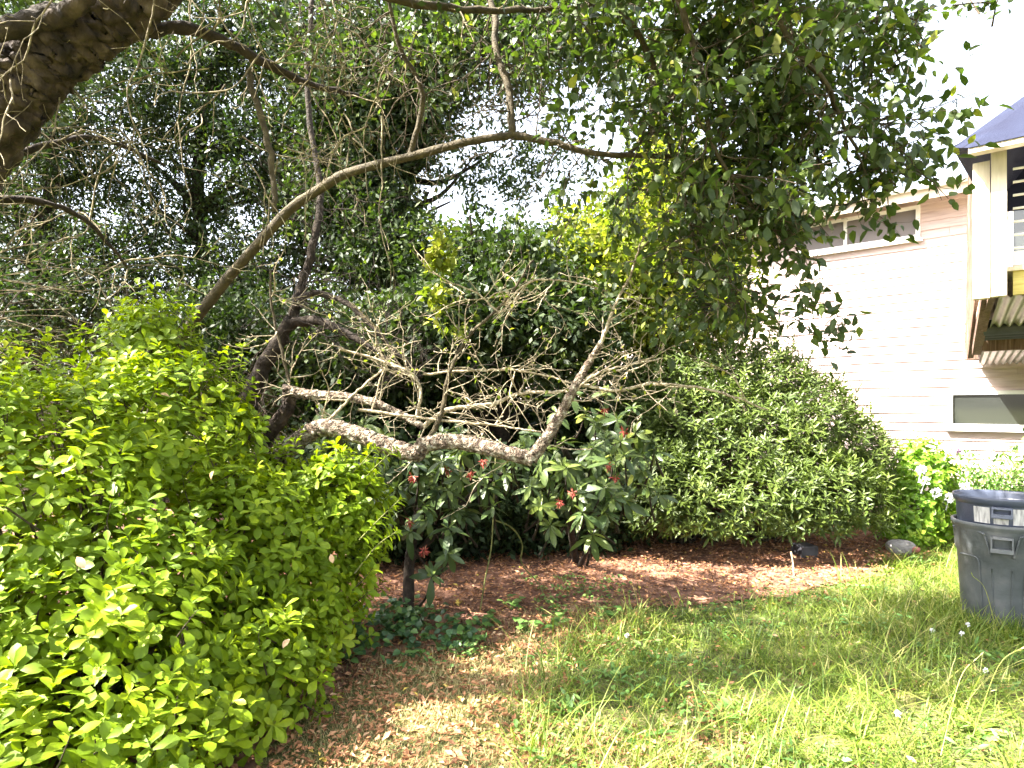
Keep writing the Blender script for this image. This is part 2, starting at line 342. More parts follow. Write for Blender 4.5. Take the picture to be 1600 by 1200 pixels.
def scatter(poly, n, rng, soft=.12):
    lo, hi = poly.min(0), poly.max(0); p = lo + rng.random((n, 2)) * (hi - lo)
    q = p + rng.normal(size=p.shape) * soft; return p[in_poly(q[:, 0], q[:, 1], poly)]
# leaf litter and bark chips
def litter(name, poly, n, L, label, soft=.1):
    p = scatter(poly, n, rng, soft); p = p[(p[:, 1] > 2.2)]; m = len(p)
    z = hgt(p[:, 0], p[:, 1]) - .012 + rng.random(m) * .02
    a = rng.random(m) * 6.283; D = np.stack([np.cos(a), np.sin(a), rng.normal(size=m) * .22], 1)
    N = np.stack([rng.normal(size=m) * .38, rng.normal(size=m) * .38, np.ones(m)], 1); s = .5 + rng.random(m) ** 2 * 1.1
    mb = MB(); leaves(mb, np.column_stack([p, z]), D, N, L * s, L * .5 * s, .2 * rng.normal(size=m), .5, 'low', np.clip(rng.normal(size=m) * .28 + .45, 0, 1), rng)
    return tag(mb.build(name, M['litter'], smooth=False), label, 'leaf litter', kind='stuff')
NEARBED = np.array([G(*p)[:2] for p in [(330, 1290), (470, 1110), (540, 1050), (640, 1005), (760, 990), (850, 970), (930, 950), (1050, 940), (1180, 930), (1290, 912), (1380, 890), (1425, 866), (1395, 835), (1330, 812)]] + [(3.6, 9.5), (-4, 9.5), (-3, 4)])
litter('leaf_litter', NEARBED, 60000, .036, 'reddish brown bark chips and dead leaves covering the bed', .22)
DRY = np.array([G(*p)[:2] for p in [(330, 1290), (440, 1150), (560, 1040), (700, 1000), (860, 965), (990, 945), (1010, 985), (860, 1040), (870, 1120), (1000, 1180), (1150, 1060), (1080, 1260), (900, 1330)]])
litter('dead_leaves', DRY, 13000, .034, 'brown dead leaves lying among the thin dry grass', .15)
# grass
LUSH = np.array([G(*p)[:2] for p in [(840, 1050), (880, 990), (1000, 962), (1150, 945), (1280, 925), (1370, 895), (1400, 858), (1470, 835)]] + [(6.4, 9.0), (8.5, 7), (8.5, 1.6), (.8, 1.6), (.1, 2.5), (-.02, 3.2), (.1, 3.7)])
def grass(name, poly, n, hmin, hmax, wd, mat, label, soft=.15, clump=.6, lean=.5, bias=0, curlr=(.1, .7)):
    p = scatter(poly, n, rng, soft)
    cl = .5 + .5 * np.sin(p[:, 0] * 7.3 + 2 * np.sin(p[:, 1] * 5.1)) * np.sin(p[:, 1] * 6.7 + 1.7 * np.sin(p[:, 0] * 4.2))
    p = p[rng.random(len(p)) < 1 - clump * (1 - cl)]; m = len(p)
    cl = .5 + .5 * np.sin(p[:, 0] * 2.3 + 1.3 * np.sin(p[:, 1] * 3.1)) * np.sin(p[:, 1] * 2.9)
    z = hgt(p[:, 0], p[:, 1]) - .035; a = rng.random(m) * 6.283; ll = lean * rng.random(m)
    D = np.stack([np.cos(a) * ll, np.sin(a) * ll, np.ones(m)], 1)
    N = -np.stack([np.cos(a), np.sin(a), np.zeros(m)], 1) + rng.normal(size=(m, 3)) * .3
    h = hmin + (hmax - hmin) * rng.random(m) ** 1.6 * (.35 + .9 * cl)
    mb = MB(); leaves(mb, np.column_stack([p, z]), D, N, h, wd * (.6 + .8 * rng.random(m)), curlr[0] + (curlr[1] - curlr[0]) * rng.random(m), 0, 'blade', np.clip(rng.random(m) * .8 + .2 * cl + bias, 0, 1), rng)
    return tag(mb.build(name, M[mat]), label, 'grass', kind='stuff')
grass('lawn_grass', LUSH, 260000, .025, .10, .005, 'grass', 'lush unmown green grass on the right side of the yard', lean=1.6, clump=.45, curlr=(.2, 1.0))
grass('tall_grass', LUSH, 110000, .07, .36, .0055, 'grass', 'taller arching tufts rising from the lawn', lean=1.0, clump=.97, curlr=(.3, 1.1), soft=.05)
p = scatter(LUSH, 26000, rng, .1); p = p[np.sin(p[:, 0]*4.1 + 2*np.sin(p[:, 1]*3.3)) * np.sin(p[:, 1]*5.2 + p[:, 0]*2) > .15]; n_ = len(p)
mb = MB(); leaves(mb, np.column_stack([p, .0 + .05 * rng.random(n_)]), rng.normal(size=(n_, 3))*np.array([1, 1, .3])+UP*.25, rng.normal(size=(n_, 3))*.35+UP, .045*(.5+rng.random(n_)), .018*(.5+rng.random(n_)), .2, .2, 'round', None, rng)
tag(mb.build('lawn_weeds', M['weed']), 'patches of small broad leaved weeds mixed into the lawn', 'weeds', kind='stuff')
grass('dry_grass', DRY, 70000, .02, .09, .0035, 'dry', 'thin straw coloured grass between the bed and the lush lawn', lean=1.2)
litter('lawn_litter', LUSH, 5000, .03, 'small dead leaves scattered in the lawn')

# ------------------------------------------------------------ house
M['siding'] = surf_mat('siding_paint', [(.3, (.42, .32, .295)), (.55, (.52, .41, .38)), (.75, (.57, .455, .425))], 3, .6, .15, 120, stretch=(1, 1, 12))
M['white'] = surf_mat('white_paint', [(.3, (.68, .66, .62)), (.7, (.80, .78, .74))], 6, .5, .1)
M['trim'] = surf_mat('cream_trim', [(.3, (.55, .47, .38)), (.7, (.68, .59, .48))], 6, .5, .1)
M['concrete'] = surf_mat('concrete', [(.3, (.16, .15, .14)), (.7, (.30, .28, .26))], 10, .9, .5)
M['shingle'] = surf_mat('roof_shingle', [(.3, (.34, .31, .30)), (.7, (.48, .45, .43))], 30, .95, .5)
M['wood_old'] = surf_mat('weathered_wood', [(.3, (.07, .04, .028)), (.5, (.15, .09, .065)), (.7, (.26, .17, .13))], 6, .85, .5, 30, stretch=(9, 9, .6), dist=.6)
M['wood_new'] = surf_mat('fresh_lumber', [(.3, (.54, .46, .35)), (.7, (.70, .62, .50))], 5, .7, .25, 40, stretch=(8, 8, .7), dist=.5)
M['wood_yel'] = surf_mat('yellow_beam', [(.3, (.45, .36, .10)), (.7, (.62, .52, .18))], 5, .7, .2, 40, stretch=(1, 1, 12), dist=.5)
M['metal'] = surf_mat('galvanised_metal', [(.3, (.28, .26, .24)), (.7, (.42, .39, .36))], 5, .45, .1, metal=.5, spec=.5)
M['black'] = surf_mat('black_pipe', [(.3, (.03, .03, .035)), (.7, (.07, .07, .08))], 8, .5, .1)
M['navy'] = surf_mat('navy_canvas', [(.3, (.008, .010, .028)), (.7, (.013, .017, .04))], 5, .9, .3, 300)
def glass_mat(name, col, rough=.05):
    m, t, ns, ln, o = node_mat(name); p = ns.new('ShaderNodeBsdfPrincipled')
    p.inputs['Base Color'].default_value = (*col, 1); p.inputs['Roughness'].default_value = rough; p.inputs['Specular IOR Level'].default_value = .8
    n = ns.new('ShaderNodeTexNoise'); n.inputs['Scale'].default_value = 1.5; b = ns.new('ShaderNodeBump'); b.inputs['Strength'].default_value = .04
    ln.new(n.outputs[0], b.inputs['Height']); ln.new(b.outputs[0], p.inputs['Normal']); ln.new(p.outputs[0], o.inputs[0]); return m
M['glass'] = glass_mat('window_glass', (.025, .028, .025)); M['screen_shade'] = glass_mat('screen_and_shade_pane', (.13, .11, .105), .7)
M['blind'] = surf_mat('window_blind', [(.3, (.5, .45, .40)), (.7, (.56, .5, .45))], 4, .8, .1)
W0 = np.array([6.69, 9.7, 0]); U = nrm(np.array([-.755, .656, 0])); NW = np.array([-U[1], U[0], 0]); NW = NW if NW[1] < 0 else -NW; UP = np.array([0, 0, 1.])
def tpar(px):
    k = (px - 800) / F; return (W0[0] - W0[1] * k) / (-U[0] + U[1] * k)
def wall_at(px, py):
    t = tpar(px); q = W0 + U * t; return t, EYE + (HZ - py) / F * q[1]
house = thing('house', 'pinkish lap sided house with pale roof and windows behind the garden', 'house', W0)
T0, T1 = -7.0, 9.0; EAVE = 4.86; BASE = .28
mb = MB(); z = BASE; exp = .135
tt = np.linspace(T0, T1, 60)
while z < EAVE + .02:
    top = min(z + exp + .012, EAVE + .05)
    js = set(rng.choice(58, 4)); 
    for gi, (a, b) in enumerate(zip(tt[:-1], tt[1:])):
        b = b - (.006 if gi in js else 0)
        A, B = W0 + U*a, W0 + U*b
        j = rng.normal() * .0015
        mb.add([B + NW*(.022+j) + UP*z, A + NW*(.022+j) + UP*z, A + NW*.004 + UP*top, B + NW*.004 + UP*top,
                B + UP*z, A + UP*z], [(0, 1, 2, 3), (4, 5, 1, 0)])
    z += exp
mb.build('siding', M['siding'], house, False)
mb = MB(); mb.box(W0 + U*T0 - NW*.002, U*(T1-T0), -NW*6, UP*(EAVE+.05)); mb.build('wall', M['siding'], house, False)
mb = MB(); mb.box(W0 + U*T0 + NW*.0, U*(T1-T0), NW*.012, UP*(BASE-.01)); mb.build('foundation', M['concrete'], house, False)
OV = .42
mb = MB(); mb.box(W0 + U*(T0-.3) + NW*OV + UP*(EAVE-.16), U*(T1-T0+.6), NW*.03, UP*.19); mb.build('fascia', M['trim'], house, False)
mb = MB(); mb.box(W0 + U*(T0-.3) + NW*.03 + UP*(EAVE-.05), U*(T1-T0+.6), NW*(OV-.032), UP*.02); mb.build('soffit', M['trim'], house, False)
g = []
mb = MB()
for i in range(7):
    a = math.pi * i / 6; g.append(NW*(OV+.03+.06-.058*math.cos(a)) + UP*(EAVE+.04-.07*math.sin(a)))
for i in range(6):
    A, B = W0 + U*(T0-.3), W0 + U*(T1+.3); mb.add([A+g[i], A+g[i+1], B+g[i+1], B+g[i]], [(0, 1, 2, 3)])
mb.build('gutter', M['white'], house)
mb = MB(); pit = .22
e = W0 + U*(T0-.4) + NW*(OV+.05) + UP*(EAVE+.045)
for k in range(24):   # shingle courses
    s = e - NW*(k*.155) + UP*(k*.155*pit); mb.box(s, U*(T1-T0+.8), -NW*.16 + UP*.16*pit, UP*.012)
mb.build('roof', M['shingle'], house, False)
mb = MB(); mb.box(W0 + U*T0 - NW*3.25 + UP*(EAVE+.06), U*(T1-T0), -NW*.1, UP*.7); mb.build('roof_ridge', M['shingle'], house, False)
def window(t0, t1, z0, z1, panes, mats, sill=True, label=None):
    fr = MB(); o = W0 + NW*.024; fw = .055
    fr.box(o + U*t0 + UP*z1, U*(t1-t0), NW*.045, UP*fw); fr.box(o + U*t0 + UP*(z0-fw), U*(t1-t0), NW*.045, UP*fw)
    fr.box(o + U*(t0-fw) + UP*(z0-fw), U*fw, NW*.048, UP*(z1-z0+2*fw)); fr.box(o + U*t1 + UP*(z0-fw), U*fw, NW*.048, UP*(z1-z0+2*fw))
    for a in panes[1:-1]: fr.box(o + U*(a-.025) + UP*z0, U*.05, NW*.04, UP*(z1-z0))
    win = thing('window', None, None, W0 + U*(t0+t1)/2 + UP*z0); win.parent = house; win.location = U*(t0+t1)/2 + UP*z0
    if label: win['label'] = label
    def lk(b, n, m):
        ob = b.build(n, m, None, False); ob.parent = win; ob.location = -(win.location + house.location); return ob
    lk(fr, 'frame', M['white'])
    for i in range(len(panes) - 1):
        a, b = panes[i] + (.03 if i else 0), panes[i+1] - (.03 if i < len(panes) - 2 else 0)
        pn = MB().box(o + U*a + UP*z0, U*(b-a), NW*.012, UP*(z1-z0)); lk(pn, 'pane', M[mats[i]])
    if sill:
        s = MB().box(o + U*(t0-.09) + UP*(z0-fw-.05), U*(t1-t0+.18), NW*.08, UP*.045); lk(s, 'sill', M['white'])
ta, zb = wall_at(1487, 662); _, zt = wall_at(1487, 617)
window(ta - 2.6, ta - .02, zb, zt, [ta-2.6, ta-1.3, ta-.02], ['glass', 'glass'], label='low wide basement window with dark glass beside the bins')
ta, zt = wall_at(1432, 328); tb, zb = wall_at(1252, 427); tm = tpar(1322)
window(ta, tb, zt - .40, zt, [ta, tm, tb], ['screen_shade', 'screen_shade'], label='wide upper window under the eave cut to its top strip, screen and eave shade painted grey')  # grey panes paint the eave shade; the sunlit lower part is left out
window(-3.2, -.72, 3.6, 4.7, [-3.2, -2.0, -.72], ['glass', 'glass'], False, 'dark window behind the deck railing')

# ------------------------------------------------------------ deck
deck = thing('deck', 'raised wooden deck with corrugated metal underside and cable railing', 'deck', P(1545, 465, 4.7) * np.array([1, 1, 0]))
F0 = P(1545, 465, 4.7); FD = -U; SD = nrm(np.array([6.87, 9.54, 0]) - F0 * np.array([1, 1, 0])); SL = 5.86; FL = 3.6; hz = F0[2]
o = F0.copy()
mb = MB(); mb.box(o + UP*.005 + FD*.14, FD*(FL-.14), SD*.045, UP*.17); mb.build('rim_beam', M['wood_yel'], deck, False)
mb = MB(); mb.box(o + UP*.0 + SD*.05, SD*(SL-.06), FD*.045, UP*.17); mb.build('side_beam', M['wood_old'], deck, False)
mb = MB()
for k in range(40): 
    a = k * .145
    if a < SL - .16: mb.box(o + UP*(.176 + rng.normal()*.001) + SD*(a-.03) - FD*.02, FD*(FL+.02), SD*.138, UP*.032)
mb.build('floor_boards', M['wood_new'], deck, False)
mb = MB(); n = 260; sv = []
for i in range(n + 1):
    a = .06 + (FL - .1) * i / n; zz = -.02 + .018 * math.sin(a / .075 * 2 * math.pi)
    sv += [o + FD*a + SD*.06 + UP*(zz+.03), o + FD*a + SD*(SL-.02) + UP*(zz-.16)]
mb.add(sv, [(2*i, 2*i+1, 2*i+3, 2*i+2) for i in range(n)]); mb.build('corrugated_ceiling', M['metal'], deck)
mb = MB()
for a in (1.75, 2.02, 2.3): tube(mb, [o + SD*a + FD*.02 - UP*(.05+.0*a), o + SD*a + FD*(FL-.02) - UP*.05], .075, 14)
mb.build('gutter_pipe', M['black'], deck)
mb = MB(); mb.box(o + SD*2.45 - UP*.22 + FD*.02, FD*(FL-.05), SD*.1, UP*.13); mb.build('cross_beam', M['wood_old'], deck, False)
def post(px0, px1, py0, py1, d, mat, dep=.1):
    a, b = P(px0, py1, d), P(px1, py1, d); h = (py1 - py0) / F * d
    m = MB(); m.box(a, FD * (px1 - px0) / F * d / 1.25, SD*dep, UP*h); return m.build('post', M[mat], deck, False)
post(1520, 1547, 256, 467, 4.66, 'wood_new', .09)
post(1549, 1573, 232, 463, 4.56, 'wood_new', .09)
mb = MB(); a, b = P(1549, 463, 4.56), P(1573, 463, 4.56)
for py in (436, 449): 
    c = P(1563, py, 4.54); mb = MB(); tube(mb, [c, c - SD*.012], .012, 10); mb.build('bolt_head', M['metal'], deck)
for px in (1760,): post(px, px+26, 215, 462, 4.0, 'wood_new', .09)
mb = MB()       # rough brown corner post by the house and its brace
def slab(mb, p0, p1, wv, dv): mb.box(p0, wv, dv, p1 - p0)
slab(mb, P(1507, 562, 8.2), P(1513, 240, 8.2), FD*.14, SD*.14); mb.build('post', M['wood_old'], deck, False)
mb = MB(); slab(mb, P(1519, 555, 7.2), P(1534, 466, 5.0), FD*.08, UP*.10); slab(mb, P(1512, 560, 8.05), P(1530, 410, 6.2), FD*.06, SD*.05); mb.build('brace', M['wood_old'], deck, False)
for s in (.6, 3.2):   # supports at the far end, down to the ground
    q = o + FD*(FL-.15) + SD*s; q[2] = 0; MB().box(q - UP*.1, FD*.12, SD*.12, UP*(hz-.02+.1)).build('post', M['wood_old'], deck, False)
rt = MB(); A0 = P(1513, 240, 4.5); rt.box(A0, FD*3.3, SD*.09, UP*.035); rt.build('top_rail', M['trim'], deck, False)
for k in range(7):
    z_ = hz + .34 + k * .095
    if z_ < A0[2] - .03:
        p0 = o + FD*.14 + SD*.0 + UP*(z_-hz); pts = [p0 + FD*s - UP*.015*math.sin(s*2.2) for s in np.linspace(0, 3.1, 12)]
        m = MB(); tube(m, pts, .009, 6, 0); m.build('rail_rope', M['white'], deck)
m = MB(); m.box(o + FD*.14 + UP*.215, FD*3.2, SD*.03, UP*.1); m.build('lit_wall_strip', M['white'], deck, False)  # white board added to stand for the sunlit wall behind the railing

canopy = thing('canopy', 'navy blue fabric canopy above the deck railing', 'canopy', P(1513, 237, 4.5) * np.array([1, 1, 0]) + np.array([0, 0, hz]))
apex = P(1790, 12, 5.6); Lc = P(1488, 231, 4.75); Ac = A0 + UP*.037 - SD*.01; Bc = Ac + FD*3.4; Cc = Bc + SD*3; Dc = Lc + SD*2.2 + FD*.3
mb = MB(); mid = P(1640, 152, 5.0)
for a, b in ((Lc, Ac), (Ac, Bc), (Bc, Cc), (Cc, Dc), (Dc, Lc)): 
    m1 = (a + b) / 2; mb.add([apex, a, m1, b], [(0, 1, 2, 3)])
mb.build('canopy_fabric', M['navy'], canopy, False)
mb = MB(); tube(mb, [Lc + np.array([0, 0, .004]), P(1600, 176, 4.72), P(1700, 118, 4.8)], .006, 6)
mb.build('seam', M['navy'], canopy)
mb = MB()
for q in (Bc, Cc, Dc): mb = MB(); tube(mb, [q - UP*0.03, np.array([q[0], q[1], hz + .2])], .02, 8); mb.build('canopy_pole', M['black'], canopy)

# ------------------------------------------------------------ bins
M['bin_grey'] = surf_mat('grey_bin_plastic', [(.3, (.045, .052, .055)), (.5, (.072, .08, .084)), (.62, (.10, .105, .108)), (.8, (.18, .175, .165))], 6, .55, .15, 60, spec=.4)
M['bin_blue'] = surf_mat('blue_grey_bin_plastic', [(.3, (.04, .048, .075)), (.7, (.065, .078, .115))], 4, .4, .1, 60, spec=.5)
M['scuff_dapple'] = surf_mat('scuffed_dappled_plastic', [(.35, (.22, .21, .22)), (.5, (.42, .41, .41)), (.7, (.55, .53, .53))], 9, .7, .2, 50, stretch=(6, 6, 1))
BC = np.array([3.645, 4.76, 0]); toC = math.atan2(-BC[1], -BC[0])
def ring(r, z, n=72, fn=None):
    a = np.arange(n) / n * 6.28318 + toC; rr = np.full(n, r) if fn is None else fn(a - toC, r)
    return np.stack([BC[0] + rr*np.cos(a), BC[1] + rr*np.sin(a), np.full(n, z)], 1)
def lathe(mb, prof, n=72, fn=None):
    rs = [ring(r, z, n, fn) for r, z in prof]; V = np.concatenate(rs)
    mb.add(V, [(i*n+j, i*n+(j+1) % n, (i+1)*n+(j+1) % n, (i+1)*n+j) for i in range(len(prof)-1) for j in range(n)]); return mb
def arc_strip(mb, pts, w, thick=.006):
    """raised bead on the bin side: pts = (angle from camera side, z, radius)"""
    p = [np.array([BC[0] + r*math.cos(a+toC), BC[1] + r*math.sin(a+toC), z]) for a, z, r in pts]; tube(mb, smooth_path(p, 5), w, 8, 0)
def rad_lower(z): return .248 + (.29 - .248) * z / .74
lower = thing('trash_can', 'grey plastic trash can standing in grass, holding another can', 'trash can', BC, 'stacked trash cans')
mb = lathe(MB(), [(.0, .02), (.23, .02), (.245, 0), (.25, .03), (rad_lower(.3), .3), (rad_lower(.52), .52), (rad_lower(.53)+.012, .54), (rad_lower(.7)+.016, .70), (.308, .715), (.318, .73), (.318, .748), (.31, .755), (.298, .752), (.29, .735), (.282, .6), (.24, .04), (0, .035)])
mb.build('body', M['bin_grey'], lower)
mb = MB()
for s in (-1, 1):
    arc_strip(mb, [(s*1.05, .50, .285), (s*.62, .505, .285), (s*.52, .49, .284), (s*.49, .44, .280), (s*.47, .25, rad_lower(.25)+.002), (s*.46, .03, rad_lower(.03)+.002)], .006)
    arc_strip(mb, [(s*.21, .44, rad_lower(.44)+.002), (s*.20, .2, rad_lower(.2)+.002), (s*.2, .03, rad_lower(.03)+.002)], .005)
    arc_strip(mb, [(s*1.3, .69, .308), (s*.42, .69, .308), (s*.33, .665, .308), (s*.27, .60, .305), (s*.22, .53, .30)], .007)
mb.build('ribs', M['bin_grey'], lower)
def handle(root, z, mat, r, w=.2, h=.11):
    mb = MB()
    def cp(a, zz, rr): return np.array([BC[0] + rr*math.cos(a+toC), BC[1] + rr*math.sin(a+toC), zz])
    n = 10
    for (z0, z1, r0, r1) in ((z-h, z-h+.028, r-.02, r+.045), (z-.015, z, r-.02, r+.035)):
        for i in range(n):
            a0, a1 = -w + 2*w*i/n, -w + 2*w*(i+1)/n
            V = [cp(a0, z0, r0), cp(a1, z0, r0), cp(a1, z0, r1), cp(a0, z0, r1), cp(a0, z1, r0), cp(a1, z1, r0), cp(a1, z1, r1-.004), cp(a0, z1, r1-.004)]
            mb.add(V, [(0, 3, 2, 1), (4, 5, 6, 7), (0, 1, 5, 4), (1, 2, 6, 5), (2, 3, 7, 6), (3, 0, 4, 7)])
    for a0, a1 in ((-w, -w+.035), (w-.035, w), (-.0, .0)):
        if a0 == a1: continue
        V = [cp(a0, z-h+.02, r-.01), cp(a1, z-h+.02, r-.01), cp(a1, z-h+.02, r+.04), cp(a0, z-h+.02, r+.04), cp(a0, z-.01, r-.01), cp(a1, z-.01, r-.01), cp(a1, z-.01, r+.032), cp(a0, z-.01, r+.032)]
        mb.add(V, [(0, 3, 2, 1), (4, 5, 6, 7), (0, 1, 5, 4), (1, 2, 6, 5), (2, 3, 7, 6), (3, 0, 4, 7)])
    mb.build('handle', M[mat], root, False)
handle(lower, .675, 'bin_grey', .296)
upper = thing('trash_can', 'blue grey trash can with scuffed sides and sun dapples painted pale nested inside the lower can', 'trash can', BC + np.array([0, 0, .2]), 'stacked trash cans')
lathe(MB(), [(.0, .22), (.235, .2), (.27, .7), (.274, .74), (.283, .885), (.292, .892), (.302, .905), (.308, .93), (.305, .945), (.296, .942), (.288, .925), (.280, .8), (.23, .25), (0, .24)]).build('body', M['bin_blue'], upper)
mb = MB()
for a0, a1 in ((-.62, -.25), (-.17, .13), (.22, .62)):  # straight-sided pale patches paint sun dapples along with the scuffing
    n = 12
    for i in range(n):
        b0, b1 = a0 + (a1-a0)*i/n, a0 + (a1-a0)*(i+1)/n
        def cq(a, z_, r_): return np.array([BC[0] + r_*math.cos(a+toC), BC[1] + r_*math.sin(a+toC), z_])
        zt_ = .875 if abs(a0 + .17) > .1 else .80
        mb.add([cq(b0, .76, .279), cq(b1, .76, .279), cq(b1, zt_, .2865), cq(b0, zt_, .2865)], [(0, 1, 2, 3)])
mb.build('scuff_dapple_band', M['scuff_dapple'], upper)
handle(upper, .885, 'bin_blue', .284, .19, .075)

# ------------------------------------------------------------ trees overhead
# 1 the big leaning trunk at the left
rng = np.random.default_rng(21)
old = thing('old_tree', 'thick leaning brown trunk with knobbly bark at the upper left corner', 'tree', (-3.9, 3.2, 0))
mb = MB()
p = bough(mb, [(-4.0, 3.3, -.1), (-3.85, 3.2, .8), (-3.2, 3.1, 1.9), P(-90, 300, 3.05), P(15, 155, 3.0), P(80, 88, 3.0), P(155, 38, 3.0), P(225, -8, 3.0), P(320, -100, 3.1), P(480, -260, 3.2)], .20, .085, 64, .012, rng, 22, .002, .13)
mb.build('trunk', M['bark'], old)
limbs = [([P(130, 70, 3.0), P(200, 55, 3.1), P(300, 45, 3.3), P(400, 90, 3.6), P(480, 130, 3.9), P(560, 150, 4.3)], .042, .014, 'bark_dark'),
         ([P(30, 190, 3.0), P(45, 60, 2.9), P(120, 10, 2.8), P(160, -60, 2.8)], .05, .03, 'bark'),
         ([P(-80, 60, 2.7), P(20, 40, 2.8), P(90, 25, 2.9), P(140, 30, 3.0)], .05, .05, 'bark_dark'),
         ([P(210, 5, 3.0), P(330, -25, 3.3), P(520, -20, 3.6), P(700, 12, 3.9), P(860, 14, 4.2), P(1100, 0, 4.4)], .035, .014, 'bark_plum'),
         ([P(-100, 260, 3.2), P(20, 240, 3.3), P(150, 215, 3.6), P(260, 260, 3.9)], .026, .008, 'bark_dark'),
         ([P(-60, 310, 3.3), P(60, 315, 3.5), P(140, 350, 3.7), P(200, 420, 4.0)], .024, .007, 'bark_dark'),
         ([P(385, 110, 3.4), P(410, 190, 3.4), P(425, 260, 3.4), P(430, 330, 3.4)], .019, .014, 'bark_plum')]
for pts, a, b, m in limbs:
    mb = MB(); bough(mb, pts, a, b, 10, .07, rng, 7, .004); mb.build('branch', M[m], old)
tw = MB(); tips = []
for li_, (pts, a, b, m) in enumerate(limbs[:6]):
    if li_ in (1, 2): continue
    q = smooth_path(pts, 6)
    for i in rng.choice(len(q), 8): twigs(tw, q[i], rng.normal(size=3) * .6 + np.array([.35, -.1, -.15]), .3 + .45 * rng.random(), .005, 2, rng, tips, .03, .4, .05, .4, .8, .12)
for i in range(44):       # pale bare twigs hanging and reaching across the upper left
    s = P(rng.uniform(-40, 620), rng.uniform(-60, 260), rng.uniform(2.6, 3.9)); twigs(tw, s, np.array([rng.normal() * .7 + .3, rng.normal() * .3, -.7 + rng.normal() * .5]), rng.uniform(.4, .9), .0042, 2, rng, None, .02, .3, .05, .26, .8, .15)
for k in range(12):
    s = P(-60, 395 + k * 14, rng.uniform(4.3, 5.2)); twigs(tw, s, np.array([1, -.05, rng.normal() * .12 + .05]), rng.uniform(.9, 1.6), .005, 2, rng, None, .004, .14, .06, .16, .5)
tw.build('twigs', M['twig_old'], old)
fo = MB(); cloud_foliage(fo, None, [(P(150, -200, 3.2), (2.2, 1.2, .8), .6), (P(-150, -100, 3.6), (1.2, 1.5, 1.2)), ((-2.5, .3, 4.2), (2.2, 2.0, .8)), ((-6.2, 2.0, 5.0), (1.6, 3.0, 1.6)), ((-5.2, 5.0, 5.4), (1.5, 2.2, 1.6)), ((-3.2, 4.6, 5.6), (1.6, 1.4, .6), .8)], 2300, 34, .16, .06, .03, rng, 'flat', hole=lit)  # includes unseen blobs at left and overhead, added to shade the yard
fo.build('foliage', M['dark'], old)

# 2 the plum: long bough across, leafy crown on the right
rng = np.random.default_rng(33)
plum = thing('plum_tree', 'slender plum tree with long arching bough and broad leafy crown reaching right', 'tree', (-4.1, 5.3, 0))
mb = MB(); bough(mb, [(-4.1, 5.3, -.1), (-3.75, 5.3, .6), P(150, 680, 5.2), P(235, 585, 5.0), P(312, 490, 4.85), P(355, 436, 4.7), P(400, 385, 4.55), P(450, 330, 4.4), P(495, 298, 4.3), P(545, 270, 4.2), P(640, 245, 4.1), P(730, 222, 4.0), P(800, 211, 4.0)], .05, .022, 12, .05, rng, 7); mb.build('trunk', M['bark_plum'], plum)
BR = [([P(800, 211, 4.0), P(860, 222, 4.0), P(930, 240, 4.0), P(1010, 243, 4.0), P(1100, 246, 3.95), P(1180, 248, 3.9), P(1290, 215, 3.8), P(1400, 180, 3.7)], .024, .008),
      ([P(725, -60, 4.3), P(770, 10, 4.2), P(775, 80, 4.15), P(795, 140, 4.1), P(800, 211, 4.0)], .02, .024),
      ([P(900, -80, 3.6), P(960, 10, 3.7), P(1000, 60, 3.8), P(1030, 130, 3.9), P(1045, 220, 3.9), P(1070, 310, 3.9), P(1090, 400, 3.9)], .026, .008),
      ([P(1040, -60, 3.4), P(1080, 60, 3.5), P(1100, 160, 3.6), P(1120, 240, 3.6), P(1180, 330, 3.7)], .022, .007),
      ([P(1180, -80, 3.3), P(1230, 60, 3.4), P(1290, 130, 3.5), P(1330, 220, 3.6), P(1400, 290, 3.7)], .018, .006),
      ([P(985, 238, 4.0), P(1010, 210, 4.0), P(1045, 160, 4.0), P(1110, 100, 4.0), P(1200, 60, 4.0)], .014, .006),
      ([P(640, 245, 4.1), P(660, 150, 4.0), P(620, 60, 3.9), P(600, -60, 3.8)], .02, .01),
      ([P(1090, 400, 3.9), P(1140, 440, 3.9), P(1180, 470, 4.0)], .008, .004)]
for pts, a, b in BR:
    mb = MB(); bough(mb, pts, a, b, 8, .06, rng, 6, .003); mb.build('branch', M['bark_plum'], plum)
tw = MB(); tips = []
for j, (pts, a, b) in enumerate(BR):
    q = smooth_path(pts, 8)
    for i in rng.choice(len(q), 20 if j in (0, 2, 3, 4) else 12):
        t_ = []; twigs(tw, q[i], rng.normal(size=3) * .6 + np.array([.1, 0, -.25]), .3 + .45 * rng.random(), .005, 2, rng, t_, .03, .35, .05, .4, .8)
        if q[i][0] / q[i][1] > .1: tips += t_
fo = MB()
tp = np.array([t[0] for t in tips]); td = np.array([t[1] for t in tips])
sel = rng.choice(len(tp), 3300); D = nrm(td[sel] * .4 + rng.normal(size=(len(sel), 3)) * .7 - np.array([0, 0, .4]))
leaves(fo, tp[sel] + rng.normal(size=(len(sel), 3)) * .02, D, rng.normal(size=(len(sel), 3)) * .6 + UP, .06 + .03 * rng.random(len(sel)), .034 + .014 * rng.random(len(sel)), .2, .25, 'round', None, rng)
